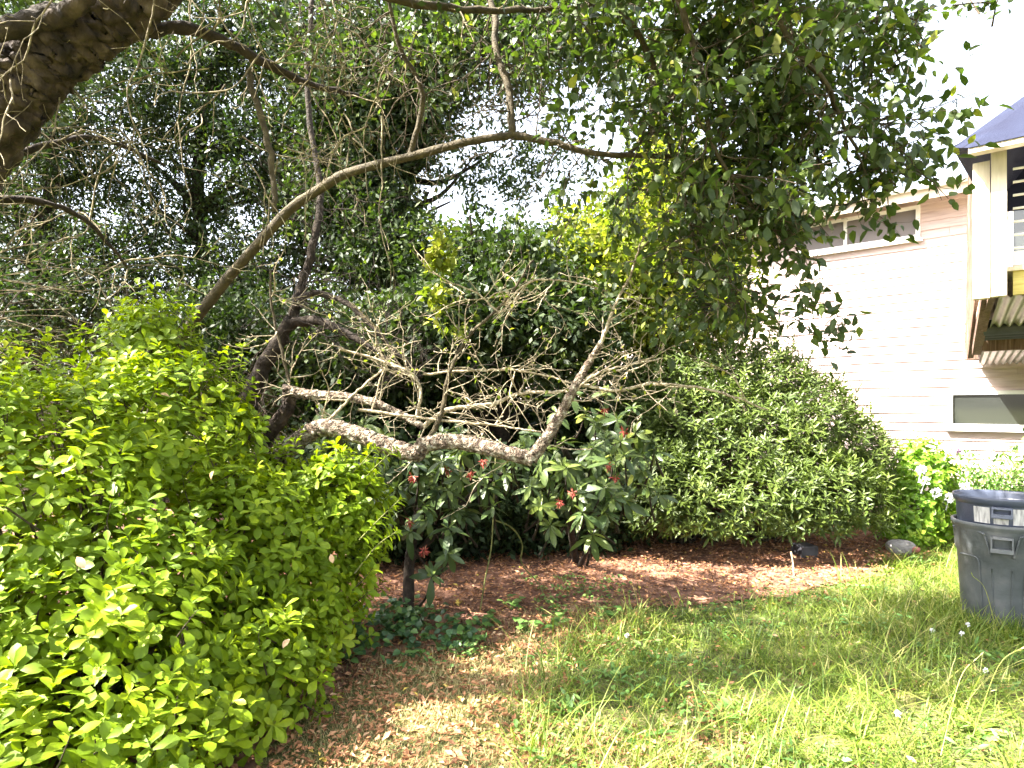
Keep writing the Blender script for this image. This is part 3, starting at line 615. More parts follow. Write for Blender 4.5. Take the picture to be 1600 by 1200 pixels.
# crown regions, from the picture: (centre px, py, depth, rx px, ry px, weight)
def PB(px, py, z, rx, ry, rz=.5, wgt=1.0): return (P(px, py, z), (rx / F * z, rz, ry / F * z), wgt)
crown = [PB(1190, 30, 3.8, 170, 120, .7, 1.2), PB(1380, 40, 3.7, 100, 90, .4, .9), PB(1120, 180, 3.9, 130, 120, .5, .9), PB(1250, 250, 3.8, 150, 90, .4, 1.2), PB(1395, 250, 3.8, 70, 75, .3, 1.1),
         PB(1340, 130, 3.8, 110, 60, .3, .8), PB(1120, 380, 4.0, 85, 110, .4, .65), PB(1200, 370, 3.9, 90, 60, .3, 1.0), PB(1110, 490, 4.1, 70, 50, .3, .9), PB(1330, 330, 3.8, 70, 30, .2, .8), PB(1415, 345, 3.8, 25, 16, .1, .8),
         PB(960, 60, 4.1, 120, 80, .5, .8), PB(940, 160, 4.1, 70, 60, .3, .5), PB(1000, 290, 4.3, 70, 60, .3, .3), PB(1325, 450, 3.7, 14, 12, .05, 1.6), PB(1320, 490, 3.7, 10, 5, .03, 1.6), PB(820, 60, 4.3, 110, 80, .4, .55), PB(640, 80, 4.4, 130, 100, .4, .45), PB(900, 330, 4.3, 50, 50, .2, .35), PB(480, 60, 4.5, 110, 90, .4, .3), PB(820, 165, 4.3, 80, 40, .3, .3), PB(1520, 12, 3.7, 55, 16, .1, 1.0), PB(1450, 90, 3.7, 40, 50, .2, .7)]
cp = cloud_foliage(fo, tw, crown, 2150, 9, .11, .048, .034, rng, 'round', .2, .7, hole=lambda p: np.sin(p[:, 0]*6.5 + 1.5*np.sin(p[:, 2]*4)) * np.sin(p[:, 2]*7.5 + p[:, 0]*2 + p[:, 1]*3) < .08)
off = [((-1.2, 2.5, 4.7), (1.9, 1.3, .5), 1.3), ((.5, 1.6, 4.6), (2.0, 1.2, .6)), ((2.4, 1.9, 4.4), (1.3, 1.1, .6)), ((.6, 3.2, 4.3), (1.6, .7, .6))]  # unseen canopy overhead, added to cast dappled shade on the lawn
cloud_foliage(fo, None, off, 900, 16, .12, .065, .04, rng, 'round', .3, 0, hole=lit)
fo.build('crown', M['plum'], plum); tw.build('twigs', M['twig_dark'], plum)
# 3 lichen covered fruit tree
rng = np.random.default_rng(44)
app = thing('fruit_tree', 'low crooked fruit tree with pale lichen crusted boughs and bare twigs', 'tree', G(430, 1010))
mb = MB(); b0 = G(425, 1000); z5 = 4.5
bough(mb, [b0 - UP*.1, b0 * .6 + P(410, 800, 4.45) * .4, P(418, 760, 4.5), P(440, 715, 4.5)], .085, .07, 14, .06, rng, 8, .004); mb.build('trunk', M['bark'], app)
AB = [([P(437, 722, 4.5), P(465, 690, 4.5), P(505, 668, 4.45), P(560, 680, 4.4), P(610, 698, 4.35), P(650, 708, 4.3), P(665, 694, 4.3), P(710, 690, 4.25), P(770, 702, 4.2), P(832, 718, 4.2)], .062, .045, 'lichen'),
      ([P(828, 720, 4.2), P(850, 690, 4.2), P(872, 655, 4.2), P(895, 610, 4.15), P(915, 575, 4.15), P(940, 535, 4.1)], .042, .018, 'lichen'),
      ([P(940, 535, 4.1), P(960, 480, 4.1), P(985, 430, 4.1), P(1005, 370, 4.0)], .013, .005, 'twig'),
      ([P(405, 760, 4.9), P(415, 690, 4.8), P(448, 640, 4.7), P(452, 605, 4.65)], .055, .045, 'bark'),
      ([P(450, 610, 4.65), P(480, 616, 4.6), P(535, 620, 4.55), P(580, 628, 4.5), P(620, 645, 4.5), P(662, 668, 4.45)], .038, .022, 'lichen'),
      ([P(668, 690, 4.3), P(690, 645, 4.3), P(700, 590, 4.3), P(730, 530, 4.3), P(790, 470, 4.3), P(832, 405, 4.3)], .018, .007, 'bark_plum'),
      ([P(660, 668, 4.45), P(700, 640, 4.4), P(770, 632, 4.4), P(810, 615, 4.35), P(880, 612, 4.3)], .02, .01, 'twig'),
      ([P(500, 668, 4.5), P(530, 640, 4.5), P(560, 610, 4.5), P(605, 572, 4.5)], .013, .007, 'twig'),
      ([P(452, 598, 4.6), P(438, 540, 4.6), P(425, 480, 4.6), P(422, 420, 4.6)], .012, .008, 'bark_plum'),
      ([P(660, 585, 4.4), P(760, 578, 4.35), P(830, 582, 4.3), P(900, 600, 4.2)], .009, .006, 'twig'),
      ([P(530, 545, 4.5), P(600, 565, 4.5), P(650, 590, 4.45), P(655, 650, 4.45)], .010, .009, 'twig'),
      ([P(905, 600, 4.15), P(960, 610, 4.1), P(1020, 600, 4.1), P(1110, 610, 4.1), P(1200, 640, 4.1)], .013, .006, 'twig'),
      ([P(895, 615, 4.15), P(930, 585, 4.1), P(985, 570, 4.1), P(1035, 560, 4.1)], .010, .005, 'twig'),
      ([P(790, 475, 4.3), P(830, 440, 4.25), P(890, 440, 4.2), P(950, 455, 4.2)], .008, .004, 'twig'),
      ([P(780, 490, 4.3), P(740, 455, 4.3), P(690, 440, 4.3)], .008, .004, 'twig'),
      ([P(650, 655, 4.4), P(655, 600, 4.4), P(600, 560, 4.4), P(570, 510, 4.4)], .011, .005, 'twig'),
      ([P(560, 640, 4.4), P(720, 660, 4.3), P(780, 665, 4.3), P(845, 675, 4.2)], .011, .005, 'twig')]
tw = MB(); tips = []
for j, (pts, a, b, m) in enumerate(AB):
    mb = MB(); bough(mb, pts, a, b, 28 if a > .03 else 7, .02 if a > .03 else .06, rng, 22 if a > .03 else 8, .0015 if a > .03 else .003, .14 if a > .03 else 0); mb.build('branch', M[m], app)
    q = smooth_path(pts, 8)
    nt_ = {0: 3, 1: 8, 2: 8, 3: 1, 4: 3, 5: 9, 6: 11}.get(j, 7)
    for i in rng.choice(len(q), nt_):
        twigs(tw, q[i], rng.normal(size=3) * np.array([.8, .5, .5]) + np.array([.2, -.1, .25]), .18 + .38 * rng.random(), .0045, 2, rng, tips, -.01, .28, .04, .3, .75, .3)
tw.build('twigs', M['twig'], app)
fo = MB(); tp = np.array([t[0] for t in tips]); c2 = tp[:, 2] > 1.6
sel = rng.choice(np.nonzero(c2)[0], 260); leaves(fo, tp[sel], rng.normal(size=(260, 3)) + UP * -.3, rng.normal(size=(260, 3)) * .5 + UP, .035, .022, .15, .2, 'round', None, rng)
cloud_foliage(fo, tw, [PB(690, 395, 4.3, 22, 35, .1), PB(685, 470, 4.3, 14, 22, .08), PB(705, 520, 4.3, 30, 20, .1, .4)], 34, 12, .06, .05, .03, rng, 'round', .1, 1)
fo.build('leaves', M['olive'], app)
# 4 dark crooked tree behind
rng = np.random.default_rng(55)
crk = thing('crooked_tree', 'dark mossy crooked trunk forking behind the lichen crusted boughs', 'tree', G(415, 900))
mb = MB(); b0 = G(380, 885)
bough(mb, [b0 - UP*.1, P(370, 760, 6.1), P(385, 640, 6.0), P(405, 585, 6.0), P(435, 535, 6.0), P(455, 500, 6.0)], .10, .06, 14, .06, rng, 8, .005); mb.build('trunk', M['bark_dark'], crk)
CB = [([P(455, 505, 6.0), P(490, 500, 5.9), P(530, 515, 5.8), P(580, 545, 5.7), P(640, 590, 5.6)], .05, .02, 'bark_dark'),
      ([P(450, 510, 6.0), P(468, 470, 6.0), P(500, 458, 6.0), P(550, 480, 5.9), P(600, 530, 5.8), P(660, 590, 5.7)], .04, .015, 'bark_dark'),
      ([P(455, 505, 6.0), P(470, 450, 6.1), P(490, 380, 6.1), P(500, 290, 6.2), P(480, 150, 6.3), P(490, -40, 6.3)], .05, .02, 'bark_dark')]
for pts, a, b, m in CB:
    mb = MB(); bough(mb, pts, a, b, 10, .07, rng, 7, .006); q = smooth_path(pts, 8); tw = mb
    for i in rng.choice(len(q), 15): twigs(tw, q[i], rng.normal(size=3) + np.array([.2, -.1, 0]), .4 + .6 * rng.random(), .006, 2, rng, None, .02, .4, .06, .45, .8)
    mb.build('branch', M[m], crk)

# ------------------------------------------------------------ background trees
def bg_tree(name, label, base, blobs, n_cl, per, L, W, mat, seed, spread=.22, shape='flat', trunk_r=.16, droop=.15, twp=.35, tmat='bark_dark'):
    rng = np.random.default_rng(seed); base = np.array([base[0], base[1], 0.]); root = thing(name, label, 'tree', base)
    top = max(b[0][2] + b[1][2] * .5 for b in blobs); cx = np.mean([b[0] for b in blobs], axis=0)
    mb = MB(); tp_ = np.array([cx[0], cx[1], top]); pts = [base - UP*.1, base*.7 + tp_*.3 + rng.normal(size=3)*.1, base*.35 + tp_*.65 + rng.normal(size=3)*.15, tp_]
    q = bough(mb, pts, trunk_r, trunk_r*.25, 10, .06, rng, 6); mb.build('trunk', M[tmat], root)
    lm = MB()
    for c, r, *_ in [(b[0], b[1]) for b in blobs]:
        for k in range(7):
            e = np.asarray(c) + rng.normal(size=3) * np.asarray(r) * .4; s = q[len(q)//4 + np.argmin(np.linalg.norm(q[len(q)//4:] - e + np.array([0, 0, .6]), axis=1))]
            if np.linalg.norm(s - e) > 1.5: continue
            tube(lm, smooth_path([s, s*.6+e*.4+rng.normal(size=3)*.12, e], 5), np.linspace(trunk_r*.35, .01, 11), 6, .06, rng, False)
    mb = MB(); tw = lm; cloud_foliage(mb, tw, blobs, n_cl, per, spread, L, W, rng, shape, droop, twp)
    mb.build('crown', M[mat], root); lm.build('limbs', M[tmat], root)
    return root
def Bp(px, z): return ((px - 800) / F * z, z)
bg_tree('evergreen_tree', 'dark fine leaved evergreen tree at the far left behind the big trunk', Bp(60, 9), [PB(0, 330, 8.5, 170, 140, 1.2, 1.3), PB(120, 200, 8.5, 150, 130, 1.2, 1.2), PB(20, 60, 8.5, 200, 120, 1.2), PB(60, 480, 8.0, 200, 90, 1.0, 1.8), PB(190, 420, 8.3, 110, 80, .8, 1.5)], 2600, 26, .07, .026, 'fine', 101)
bg_tree('evergreen_tree', 'tall dark evergreen with bright sky specks behind the arching bough', Bp(300, 9.5), [PB(290, 120, 9, 120, 150, 1.1, 1.2), PB(400, 260, 9, 110, 110, 1., 1.4), PB(260, 330, 9, 90, 80, 1, .9), PB(380, 440, 8.8, 120, 90, 1, 1.5), PB(420, 60, 9, 120, 100, 1, 1.2)], 1800, 26, .08, .03, 'fine', 102)
bg_tree('evergreen_tree', 'dense green tree filling the upper middle above the lichen twigs', Bp(560, 9.5), [PB(560, 150, 8.8, 130, 160, 1.1, 1.9), PB(540, 330, 8.8, 120, 130, 1., 2), PB(640, 120, 8.8, 110, 120, 1., 1.6), PB(760, 60, 8.8, 110, 110, 1, 1.5), PB(620, 420, 8.5, 100, 110, 1, 1.9), PB(650, 190, 8.8, 50, 70, .8, .9), PB(880, 60, 8.6, 110, 90, .9, 1.1), PB(740, 270, 8.8, 110, 80, .6, .62), PB(860, 260, 8.8, 90, 90, .6, .42)], 3300, 24, .09, .036, 'dark', 103)
bg_tree('broadleaf_tree', 'yellow green broadleaf tree lit from behind left of the house', Bp(980, 8.6), [PB(960, 420, 8.2, 130, 110, .9, 1.6), PB(1050, 330, 8.2, 100, 110, .8, 1.3), PB(1020, 480, 8.0, 140, 70, .8, 1.6), PB(1010, 250, 8.4, 50, 60, .7, .5), PB(1120, 440, 8.0, 60, 90, .6, 1.2), PB(1020, 130, 8.4, 60, 70, .6, .4)], 1500, 26, .08, .045, 'olive', 104, tmat='bark_plum')
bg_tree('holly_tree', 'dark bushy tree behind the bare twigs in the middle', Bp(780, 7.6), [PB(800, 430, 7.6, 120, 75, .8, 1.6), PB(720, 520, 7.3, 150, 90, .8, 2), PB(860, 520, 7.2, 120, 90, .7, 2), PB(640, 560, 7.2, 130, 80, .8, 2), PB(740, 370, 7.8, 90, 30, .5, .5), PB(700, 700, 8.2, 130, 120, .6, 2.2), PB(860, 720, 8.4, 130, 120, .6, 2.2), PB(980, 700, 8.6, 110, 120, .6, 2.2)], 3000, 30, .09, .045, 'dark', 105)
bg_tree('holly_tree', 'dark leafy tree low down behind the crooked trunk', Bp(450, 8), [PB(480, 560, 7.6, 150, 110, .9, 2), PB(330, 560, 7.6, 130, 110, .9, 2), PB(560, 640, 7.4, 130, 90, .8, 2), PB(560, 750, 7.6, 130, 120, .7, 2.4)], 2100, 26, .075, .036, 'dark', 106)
# far hedge mass that closes the view under the crowns
rng = np.random.default_rng(77)
hed = thing('hedge', 'tall dark hedge closing the yard behind the trees', 'hedge', (-3, 11.5, 0))
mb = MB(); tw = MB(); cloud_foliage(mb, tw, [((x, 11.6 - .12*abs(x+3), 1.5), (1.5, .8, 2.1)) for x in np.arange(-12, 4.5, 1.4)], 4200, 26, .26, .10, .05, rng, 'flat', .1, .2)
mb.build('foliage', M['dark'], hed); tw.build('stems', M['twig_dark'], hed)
bg_tree('shade_filler_shrub', 'added low shrub with deep shade painted into its leaf colour behind the rhododendron', Bp(800, 7.2), [PB(600, 800, 6.4, 80, 70, .3, 1), PB(700, 790, 6.8, 100, 75, .35, 1.2), PB(820, 790, 7.1, 110, 66, .35, 1.2), PB(930, 785, 7.3, 90, 62, .35, 1.2), PB(560, 760, 6.6, 90, 100, .35, 1.2)], 1500, 30, .085, .04, 'shade', 107, trunk_r=.04)  # filler shrub, added so the space behind the rhododendron turns dark
bpy.data.objects['shade_filler_shrub']['category'] = 'shrub'
# brown tangle at left above the green shrub
tan = thing('thicket', 'tangle of brown bare stems behind the bright green shrub at left', 'bush', (-4.2, 6.2, 0))
tw = MB()
for i in range(150):
    s = np.array([rng.uniform(-6, -2.6), rng.uniform(5.4, 7), 0]); twigs(tw, s + np.array([0, 0, rng.uniform(.1, 1.9)]), np.array([rng.normal() * 1.0, rng.normal() * .4, .35 + rng.normal() * .4]), rng.uniform(.6, 1.3), .008, 2, rng, None, .035, .35, .07, .42, .8)
tw.build('stems', M['twig_dark'], tan)

# ------------------------------------------------------------ shrubs
# bright shrub at the left
gs = thing('bright_shrub', 'bright yellow green shrub with glossy oval leaves filling the lower left', 'shrub', (-2.4, 3.0, 0))
GB = [((-1.4, 3.95, .42), (.48, .55, .5)), ((-1.32, 3.25, .26), (.36, .5, .38)), ((-1.55, 2.75, .2), (.42, .45, .34)), ((-2.75, 3.3, .75), (1.15, .95, 1.0)), ((-2.2, 4.0, 1.0), (.66, .7, .88)), ((-2.0, 2.95, .45), (.75, .65, .62)), ((-1.75, 3.75, .5), (.62, .65, .78)),
      ((-3.3, 4.0, 1.0), (1.0, .8, .95)), ((-1.5, 4.35, .7), (.6, .5, .6)), ((-1.95, 2.35, .25), (.75, .5, .42)), ((-2.5, 4.35, 1.56), (.38, .4, .78)), ((-2.15, 4.3, 1.15), (.45, .4, .72)), ((-1.15, 4.25, .95), (.3, .3, .35)), ((-3.1, 2.3, .5), (.9, .7, .6)), ((-3.55, 4.2, 1.5), (.4, .4, .42))]
shell_shrub(gs, GB, M['shrub'], [(1.0, 6200), (.86, 4200), (.68, 2600), (.5, 1400)], 7, .087, .046, 'obov', 7, .75, [(-2.6, 3.4, 0), (-2.2, 3.8, 0), (-2.0, 3.0, 0)], 'twig_dark', 90, .25, (.05, .85), .011, .095, .05)
# upright shoots on its top
rng = np.random.default_rng(8); fo = MB(); sm = MB()
for px, py, z in [(232, 458, 4.5), (255, 475, 4.5), (300, 478, 4.5), (180, 492, 4.4), (225, 480, 4.4), (205, 505, 4.35), (300, 500, 4.4), (80, 545, 4.1), (60, 590, 4.0), (355, 545, 4.3), (380, 540, 4.35), (270, 520, 4.4), (170, 530, 4.3), (240, 560, 4.2), (320, 580, 4.2), (130, 590, 4.1), (620, 700, 4.2), (585, 700, 4.15), (400, 650, 4.2), (20, 600, 3.9), (345, 600, 4.2), (625, 780, 3.95), (620, 830, 3.8)]:
    tip = P(px, py, z); b = tip + np.array([rng.normal() * .05 - .04, .02, -.42])
    if px > 570: b = tip + np.array([-.25, 0, -.25])
    q = smooth_path([b, (b + tip) / 2 + rng.normal(size=3) * .015, tip], 6); sm = MB(); tube(sm, q, np.linspace(.005, .002, len(q)), 5); sm.build('shoot', M['stem'], gs)
    ax = nrm(np.gradient(q, axis=0)); rosettes(fo, q[1:], ax[1:], 3, .075, .032, (.15, .7), .3, .3, 'oval', .004, rng, np.full(len(q)-1, .45)); rosettes(fo, q[-1:], ax[-1:], 5, .045, .02, (.5, 1.0), .3, .3, 'oval', .004, rng, np.array([.7]))
fo.build('shoot_leaves', M['shrub'], gs)
for px, py, z in [(442, 1013, 3.0), (168, 497, 4.2), (265, 620, 3.6), (120, 870, 2.3), (330, 750, 3.2), (55, 730, 2.8), (520, 880, 3.6)]:
    m = MB(); leaves(m, P(px, py, z)[None], rng.normal(size=(1, 3)), np.array([[0, -.6, .8]]), .05, .03, .25, .5, 'oval', np.array([.93]), rng); m.build('dead_leaf', M['litter'], gs)
# rhododendron
rng = np.random.default_rng(9)
rh = thing('rhododendron', 'rhododendron with large drooping dark leaves and spent red flower heads', 'shrub', (-.2, 5.4, 0))
mb = MB(); rb = G(640, 950)
for pts, a, b in [([G(638, 955) - UP*.1, P(640, 880, 5.2), P(655, 800, 5.1), P(690, 740, 5.0)], .05, .03), ([P(645, 870, 5.2), P(700, 815, 5.1), P(740, 770, 5.0), P(800, 730, 4.9)], .03, .015), ([G(900, 875) - UP*.05, P(890, 800, 6), P(900, 740, 5.5), P(880, 700, 5.1)], .04, .02), ([G(905, 880) - UP*.05, P(940, 800, 5.8), P(960, 740, 5.2)], .03, .015)]:
    bough(mb, pts, a, b, 10, .05, rng, 6)
front = [(690, 720, 4.6), (655, 740, 4.7), (720, 745, 4.65), (700, 765, 4.7), (665, 790, 4.65), (640, 830, 4.6), (700, 825, 4.55), (700, 865, 4.5), (675, 900, 4.55), (760, 760, 4.75), (790, 740, 4.8), (770, 790, 4.7), (830, 760, 4.75), (845, 790, 4.7), (860, 750, 4.9), (885, 730, 4.8), (900, 770, 4.75), (910, 800, 4.7), (945, 800, 4.75), (945, 760, 4.7), (960, 720, 4.8), (925, 700, 4.9), (970, 690, 5.0), (880, 690, 5.0), (820, 700, 5.1), (770, 705, 5.1), (930, 660, 5.2), (965, 655, 5.3), (620, 760, 4.9), (615, 800, 5.0), (740, 700, 5.1), (720, 700, 5.3), (655, 690, 5.3), (600, 740, 5.2), (860, 820, 4.9), (925, 835, 4.85), (975, 780, 4.9), (990, 740, 5.1), (560, 690, 5.6), (600, 680, 5.6), (500, 690, 5.7), (540, 720, 5.5)]
T = np.array([P(*f) for f in front]); extra = T[rng.integers(len(T), size=180)] + rng.normal(size=(180, 3)) * np.array([.2, .22, .12]) + np.array([0, .32, -.02])
extra = extra[extra[:, 2] > .75]
fo = MB()
for TT, L_ in ((T, .175), (extra, .15)):
    A = nrm(np.array([0, -.55, .75]) + rng.normal(size=TT.shape) * .35)
    rosettes(fo, TT, A, 5, L_ * 1.0, .054, (-.15, .15), .35, .2, 'oval', .008, rng); rosettes(fo, TT, A, 5, L_ * .95, .052, (-.75, -.35), .15, .2, 'oval', .006, rng); rosettes(fo, TT, A, 4, L_ * .6, .032, (.5, 1.0), .2, .2, 'oval', .006, rng, np.full(len(TT), .8))
for q in np.vstack([T, extra]):
    c = q + np.array([rng.normal() * .08, .35, -.32]); tube(mb, smooth_path([c, c*.4+q*.6 + np.array([0, 0, -.05]), q], 4), np.linspace(.011, .005, 9), 5, .04, rng, False)
mb.build('stems', M['bark_dark'], rh); fo.build('foliage', M['rhodo'], rh)
for k, (px, py, z) in enumerate([(645, 745, 4.6), (755, 722, 4.7), (640, 815, 4.5), (662, 862, 4.45), (735, 740, 4.6), (875, 785, 4.65), (895, 770, 4.65), (950, 728, 4.6), (962, 745, 4.6), (945, 640, 5.1), (975, 675, 5.0), (700, 735, 4.6)]):
    c = P(px, py, z); m = MB(); n = 26; d = nrm(rng.normal(size=(n, 3))); leaves(m, c + d * .012, d * .6 + rng.normal(size=(n, 3)) * .4 - UP * .5, rng.normal(size=(n, 3)), .022 + .02 * rng.random(n), .011, .2, .3, 'low', None, rng)
    tube(m, [c - UP*.05 + np.array([0, .03, 0]), c], [.004, .004], 5); m.build('spent_flower', M['petal_red'], rh)
# dark evergreen shrub mound at right
ev = thing('evergreen_shrub', 'large rounded evergreen shrub with narrow glossy leaves beside the house', 'shrub', (2.6, 7.6, 0))
EB = [((3.05, 7.9, 1.72), (.6, .6, .68)), ((3.55, 7.8, 1.4), (.6, .6, .62)), ((4.0, 7.75, .95), (.5, .6, .6)), ((2.25, 6.75, .58), (.9, .45, .45)), ((3.2, 6.8, .6), (.85, .5, .48)), ((1.6, 6.9, .7), (.45, .45, .5)), ((2.0, 7.7, 1.75), (.6, .6, .55)), ((2.65, 7.7, .95), (1.45, 1.1, .82)), ((2.1, 7.6, 1.25), (.95, .8, .8)), ((3.2, 7.7, 1.15), (.95, .85, .85)), ((2.6, 7.9, 1.6), (.75, .7, .78)), ((3.6, 7.75, .8), (.62, .7, .62)), ((1.75, 7.2, .75), (.55, .55, .55)), ((2.9, 7.0, .62), (.85, .5, .42)), ((1.7, 7.7, 1.6), (.6, .5, .6))]
shell_shrub(ev, EB, M['ever'], [(1.0, 8200), (.88, 4500), (.7, 3000)], 9, .105, .027, 'lance', 17, .8, [(2.4, 7.7, 0), (3.0, 7.7, 0), (2.0, 7.6, 0)], 'twig_dark', 80, .2, (.15, .95), .012, .055, .28, name='foliage')
rng = np.random.default_rng(18); fo = MB(); sm = MB()
for px, py in [(1205, 505), (1215, 520), (1232, 545), (1270, 545), (1185, 530), (1320, 580), (1345, 600), (1160, 540), (1260, 570), (1300, 575), (1360, 630), (1375, 660), (1390, 690), (1130, 550), (1240, 525)]:
    z = 7.7; tip = P(px, py, z); b = tip + np.array([-.05, 0, -.4]); q = smooth_path([b, (b+tip)/2 + rng.normal(size=3)*.02, tip], 6); sm = MB(); tube(sm, q, np.linspace(.006, .003, len(q)), 5); sm.build('shoot', M['stem'], ev)
    ax = nrm(np.gradient(q, axis=0)); rosettes(fo, q[2:], ax[2:], 4, .09, .026, (.3, .9), .25, .3, 'lance', .005, rng, np.full(len(q)-2, .85))
fo.build('shoot_leaves', M['ever'], ev)
# flowering plant in the sun by the house corner of the shrub
fp = thing('flowering_bush', 'sunlit yellow green leafy bush with white flowers left of the bins', 'bush', (4.75, 8.0, 0))
FB = [(P(1440, 745, 7.7), (.32, .35, .45)), (P(1430, 800, 7.6), (.34, .35, .35)), (P(1475, 800, 7.7), (.25, .3, .42)), (P(1420, 850-10, 7.5), (.3, .3, .22))]
shell_shrub(fp, FB, M['bright'], [(1.0, 800), (.75, 350)], 6, .085, .055, 'round', 27, .6, [(4.7, 7.9, 0), (4.9, 8.0, 0)], 'stem', 26, .25, (.0, .7), .015, .12, .05)
rng = np.random.default_rng(28)
for px, py in [(1463, 770), (1482, 700), (1440, 735), (1508, 762), (1484, 778), (1445, 752)]:
    c = P(px, py, 7.25); m = MB(); n = 40; d = nrm(rng.normal(size=(n, 3)) + np.array([0, -.4, .4])); leaves(m, c + d*.03, d + rng.normal(size=(n, 3))*.4, rng.normal(size=(n, 3)) + UP, .035, .03, .1, .2, 'low', None, rng); tube(m, [c + np.array([.02, .1, -.15]), c], .004, 5)
    m.build('flower_head', M['petal_white'], fp)
cl = thing('climbing_plant', 'thin leafy climbing plant in front of the basement window', 'plant', (6.4, 8.7, 0))
tw = MB(); tips = []; 
for i in range(30):
    px = rng.uniform(1478, 1660); b = np.array([(px-800)/F*8.3, 8.3, 0.02]); twigs(tw, b, np.array([rng.normal()*.15, rng.normal()*.1, 1]), rng.uniform(.8, 1.35), .006, 1, rng, tips, .0, .25, .08, .45, .9)
tw.build('stems', M['stem'], cl); fo = MB(); tp = np.array([t[0] for t in tips]); tp = tp; sel = rng.choice(len(tp), 1900)
leaves(fo, tp[sel] + rng.normal(size=(len(sel), 3))*.02, rng.normal(size=(len(sel), 3)) + np.array([0, 0, -.2]), rng.normal(size=(len(sel), 3))*.5+UP, .085, .028, .3, .2, 'lance', None, rng); fo.build('foliage', M['weed'], cl)
c = P(1496, 701, 7.9); m = MB(); d = nrm(rng.normal(size=(50, 3))); leaves(m, c + d*.02, d, rng.normal(size=(50, 3)), .045, .03, .1, .2, 'low', None, rng); tube(m, [c + UP*-.2, c], .004, 5); m.build('flower_head', M['petal_mauve'], cl)
# twiggy shrub behind flowering bush
rs = thing('twiggy_bush', 'reddish twiggy bush between the evergreen shrub and the sunlit bush', 'bush', (4.7, 8.6, 0)); tw = MB(); tips = []
for i in range(26): twigs(tw, np.array([4.75 + rng.normal()*.2, 8.6 + rng.normal()*.1, .02]), np.array([rng.normal()*.3, -.05, 1]), rng.uniform(.9, 1.3), .007, 2, rng, tips, .0, .3, .07, .4, .7)
tw.build('stems', M['twig_dark'], rs); fo = MB(); tp = np.array([t[0] for t in tips]); sel = rng.choice(len(tp), 500); leaves(fo, tp[sel], rng.normal(size=(500, 3)), rng.normal(size=(500, 3))+UP, .05, .025, .2, .2, 'low', None, rng); fo.build('leaves', M['weed'], rs)

# ------------------------------------------------------------ ground plants and small things
rng = np.random.default_rng(61)
mb = MB(); IV = np.array([G(*p)[:2] for p in [(540, 1050), (555, 985), (590, 945), (660, 955), (690, 975), (765, 992), (690, 1012), (620, 1030)]])
p = scatter(IV, 1500, rng, .12); p = p[np.sin(p[:, 0]*11 + 2*np.sin(p[:, 1]*9)) * np.sin(p[:, 1]*13 + p[:, 0]*4) > -.25]; m_ = len(p); leaves(mb, np.column_stack([p, .01 + .09 * rng.random(m_)]), rng.normal(size=(m_, 3)) * np.array([1, 1, .3]) + np.array([0, -.3, -.1]), rng.normal(size=(m_, 3))*.35+UP, .055, .05, .2, .25, 'round', None, rng)
tag(mb.build('ivy', M['ivy']), 'dark green ivy creeping beside the bright green shrub', 'ivy', kind='stuff')
mb = MB(); 
for poly, n in (([(790, 940), (850, 900), (960, 905), (1000, 940), (930, 960), (840, 965)], 500), ([(1180, 930), (1290, 900), (1380, 880), (1330, 930), (1200, 950)], 500), ([(640, 1000), (760, 985), (760, 1040), (680, 1060)], 200)):
    q = scatter(np.array([G(*v)[:2] for v in poly]), n*3, rng, .14); q = q[np.sin(q[:, 0]*10 + 2*np.sin(q[:, 1]*8)) * np.sin(q[:, 1]*12 + q[:, 0]*5) > .1]; k_ = len(q); leaves(mb, np.column_stack([q, .0 + .05 * rng.random(k_)]), rng.normal(size=(k_, 3))*np.array([1, 1, .4])+UP*.2, rng.normal(size=(k_, 3))*.4+UP, .035, .022, .2, .2, 'round', None, rng)
tag(mb.build('ground_cover', M['weed']), 'low green creeping weeds along the edge of the mulch bed', 'ground cover', kind='stuff')
def rosette_weed(name, px, py, n, L, W, mat, label, cat, shape='oval', flat=.25, h=.0, z=.0, grp=None):
    c = G(px, py); c[2] = hgt(c[0], c[1]) - .02; m = MB(); a = rng.random(n) * 6.283; e = flat + rng.normal(size=n) * .22
    D = np.stack([np.cos(a)*np.cos(e), np.sin(a)*np.cos(e), np.sin(e)], 1); N = np.stack([-np.cos(a)*np.sin(e), -np.sin(a)*np.sin(e), np.cos(e)], 1)
    if h: 
        Pn = c + np.column_stack([rng.normal(size=(n, 2))*.05, h * (.4 + .6*rng.random(n))])
        for q in Pn: tube(m, [c, (c+q)/2 + rng.normal(size=3)*.01, q], .0025, 4)
    else: Pn = np.repeat(c[None], n, 0)
    leaves(m, Pn, D, N, L*(.6+.6*rng.random(n)), W*(.7+.5*rng.random(n)), .3, .2, shape, None, rng)
    return tag(m.build(name, M[mat]), label, cat, grp)
rosette_weed('dandelion_plant', 1125, 1120, 14, .16, .03, 'weed', 'flat dandelion rosette near the bottom edge of the lawn, lobed leaves spread', 'weed', flat=.3)
rosette_weed('dandelion_plant', 890, 1110, 10, .14, .03, 'weed', 'upright broad leaved plantain clump on the dry grass', 'weed', flat=.8)
rosette_weed('dandelion_plant', 1000, 1140, 12, .16, .035, 'weed', 'spreading grey green rosette between the plantain and the dandelion', 'weed', flat=.25)
rosette_weed('dandelion_plant', 860, 1175, 6, .17, .04, 'weed', 'small sparse rosette with few long leaves at the bottom middle', 'weed', flat=.35)
rosette_weed('dandelion_plant', 1345, 1150, 12, .14, .03, 'grass', 'sunlit yellow green rosette in the bright patch of lawn', 'weed', flat=.35)
rosette_weed('dandelion_plant', 1530, 1140, 12, .13, .035, 'grass', 'sunlit broad leaved rosette near the bottom right corner', 'weed', flat=.35)
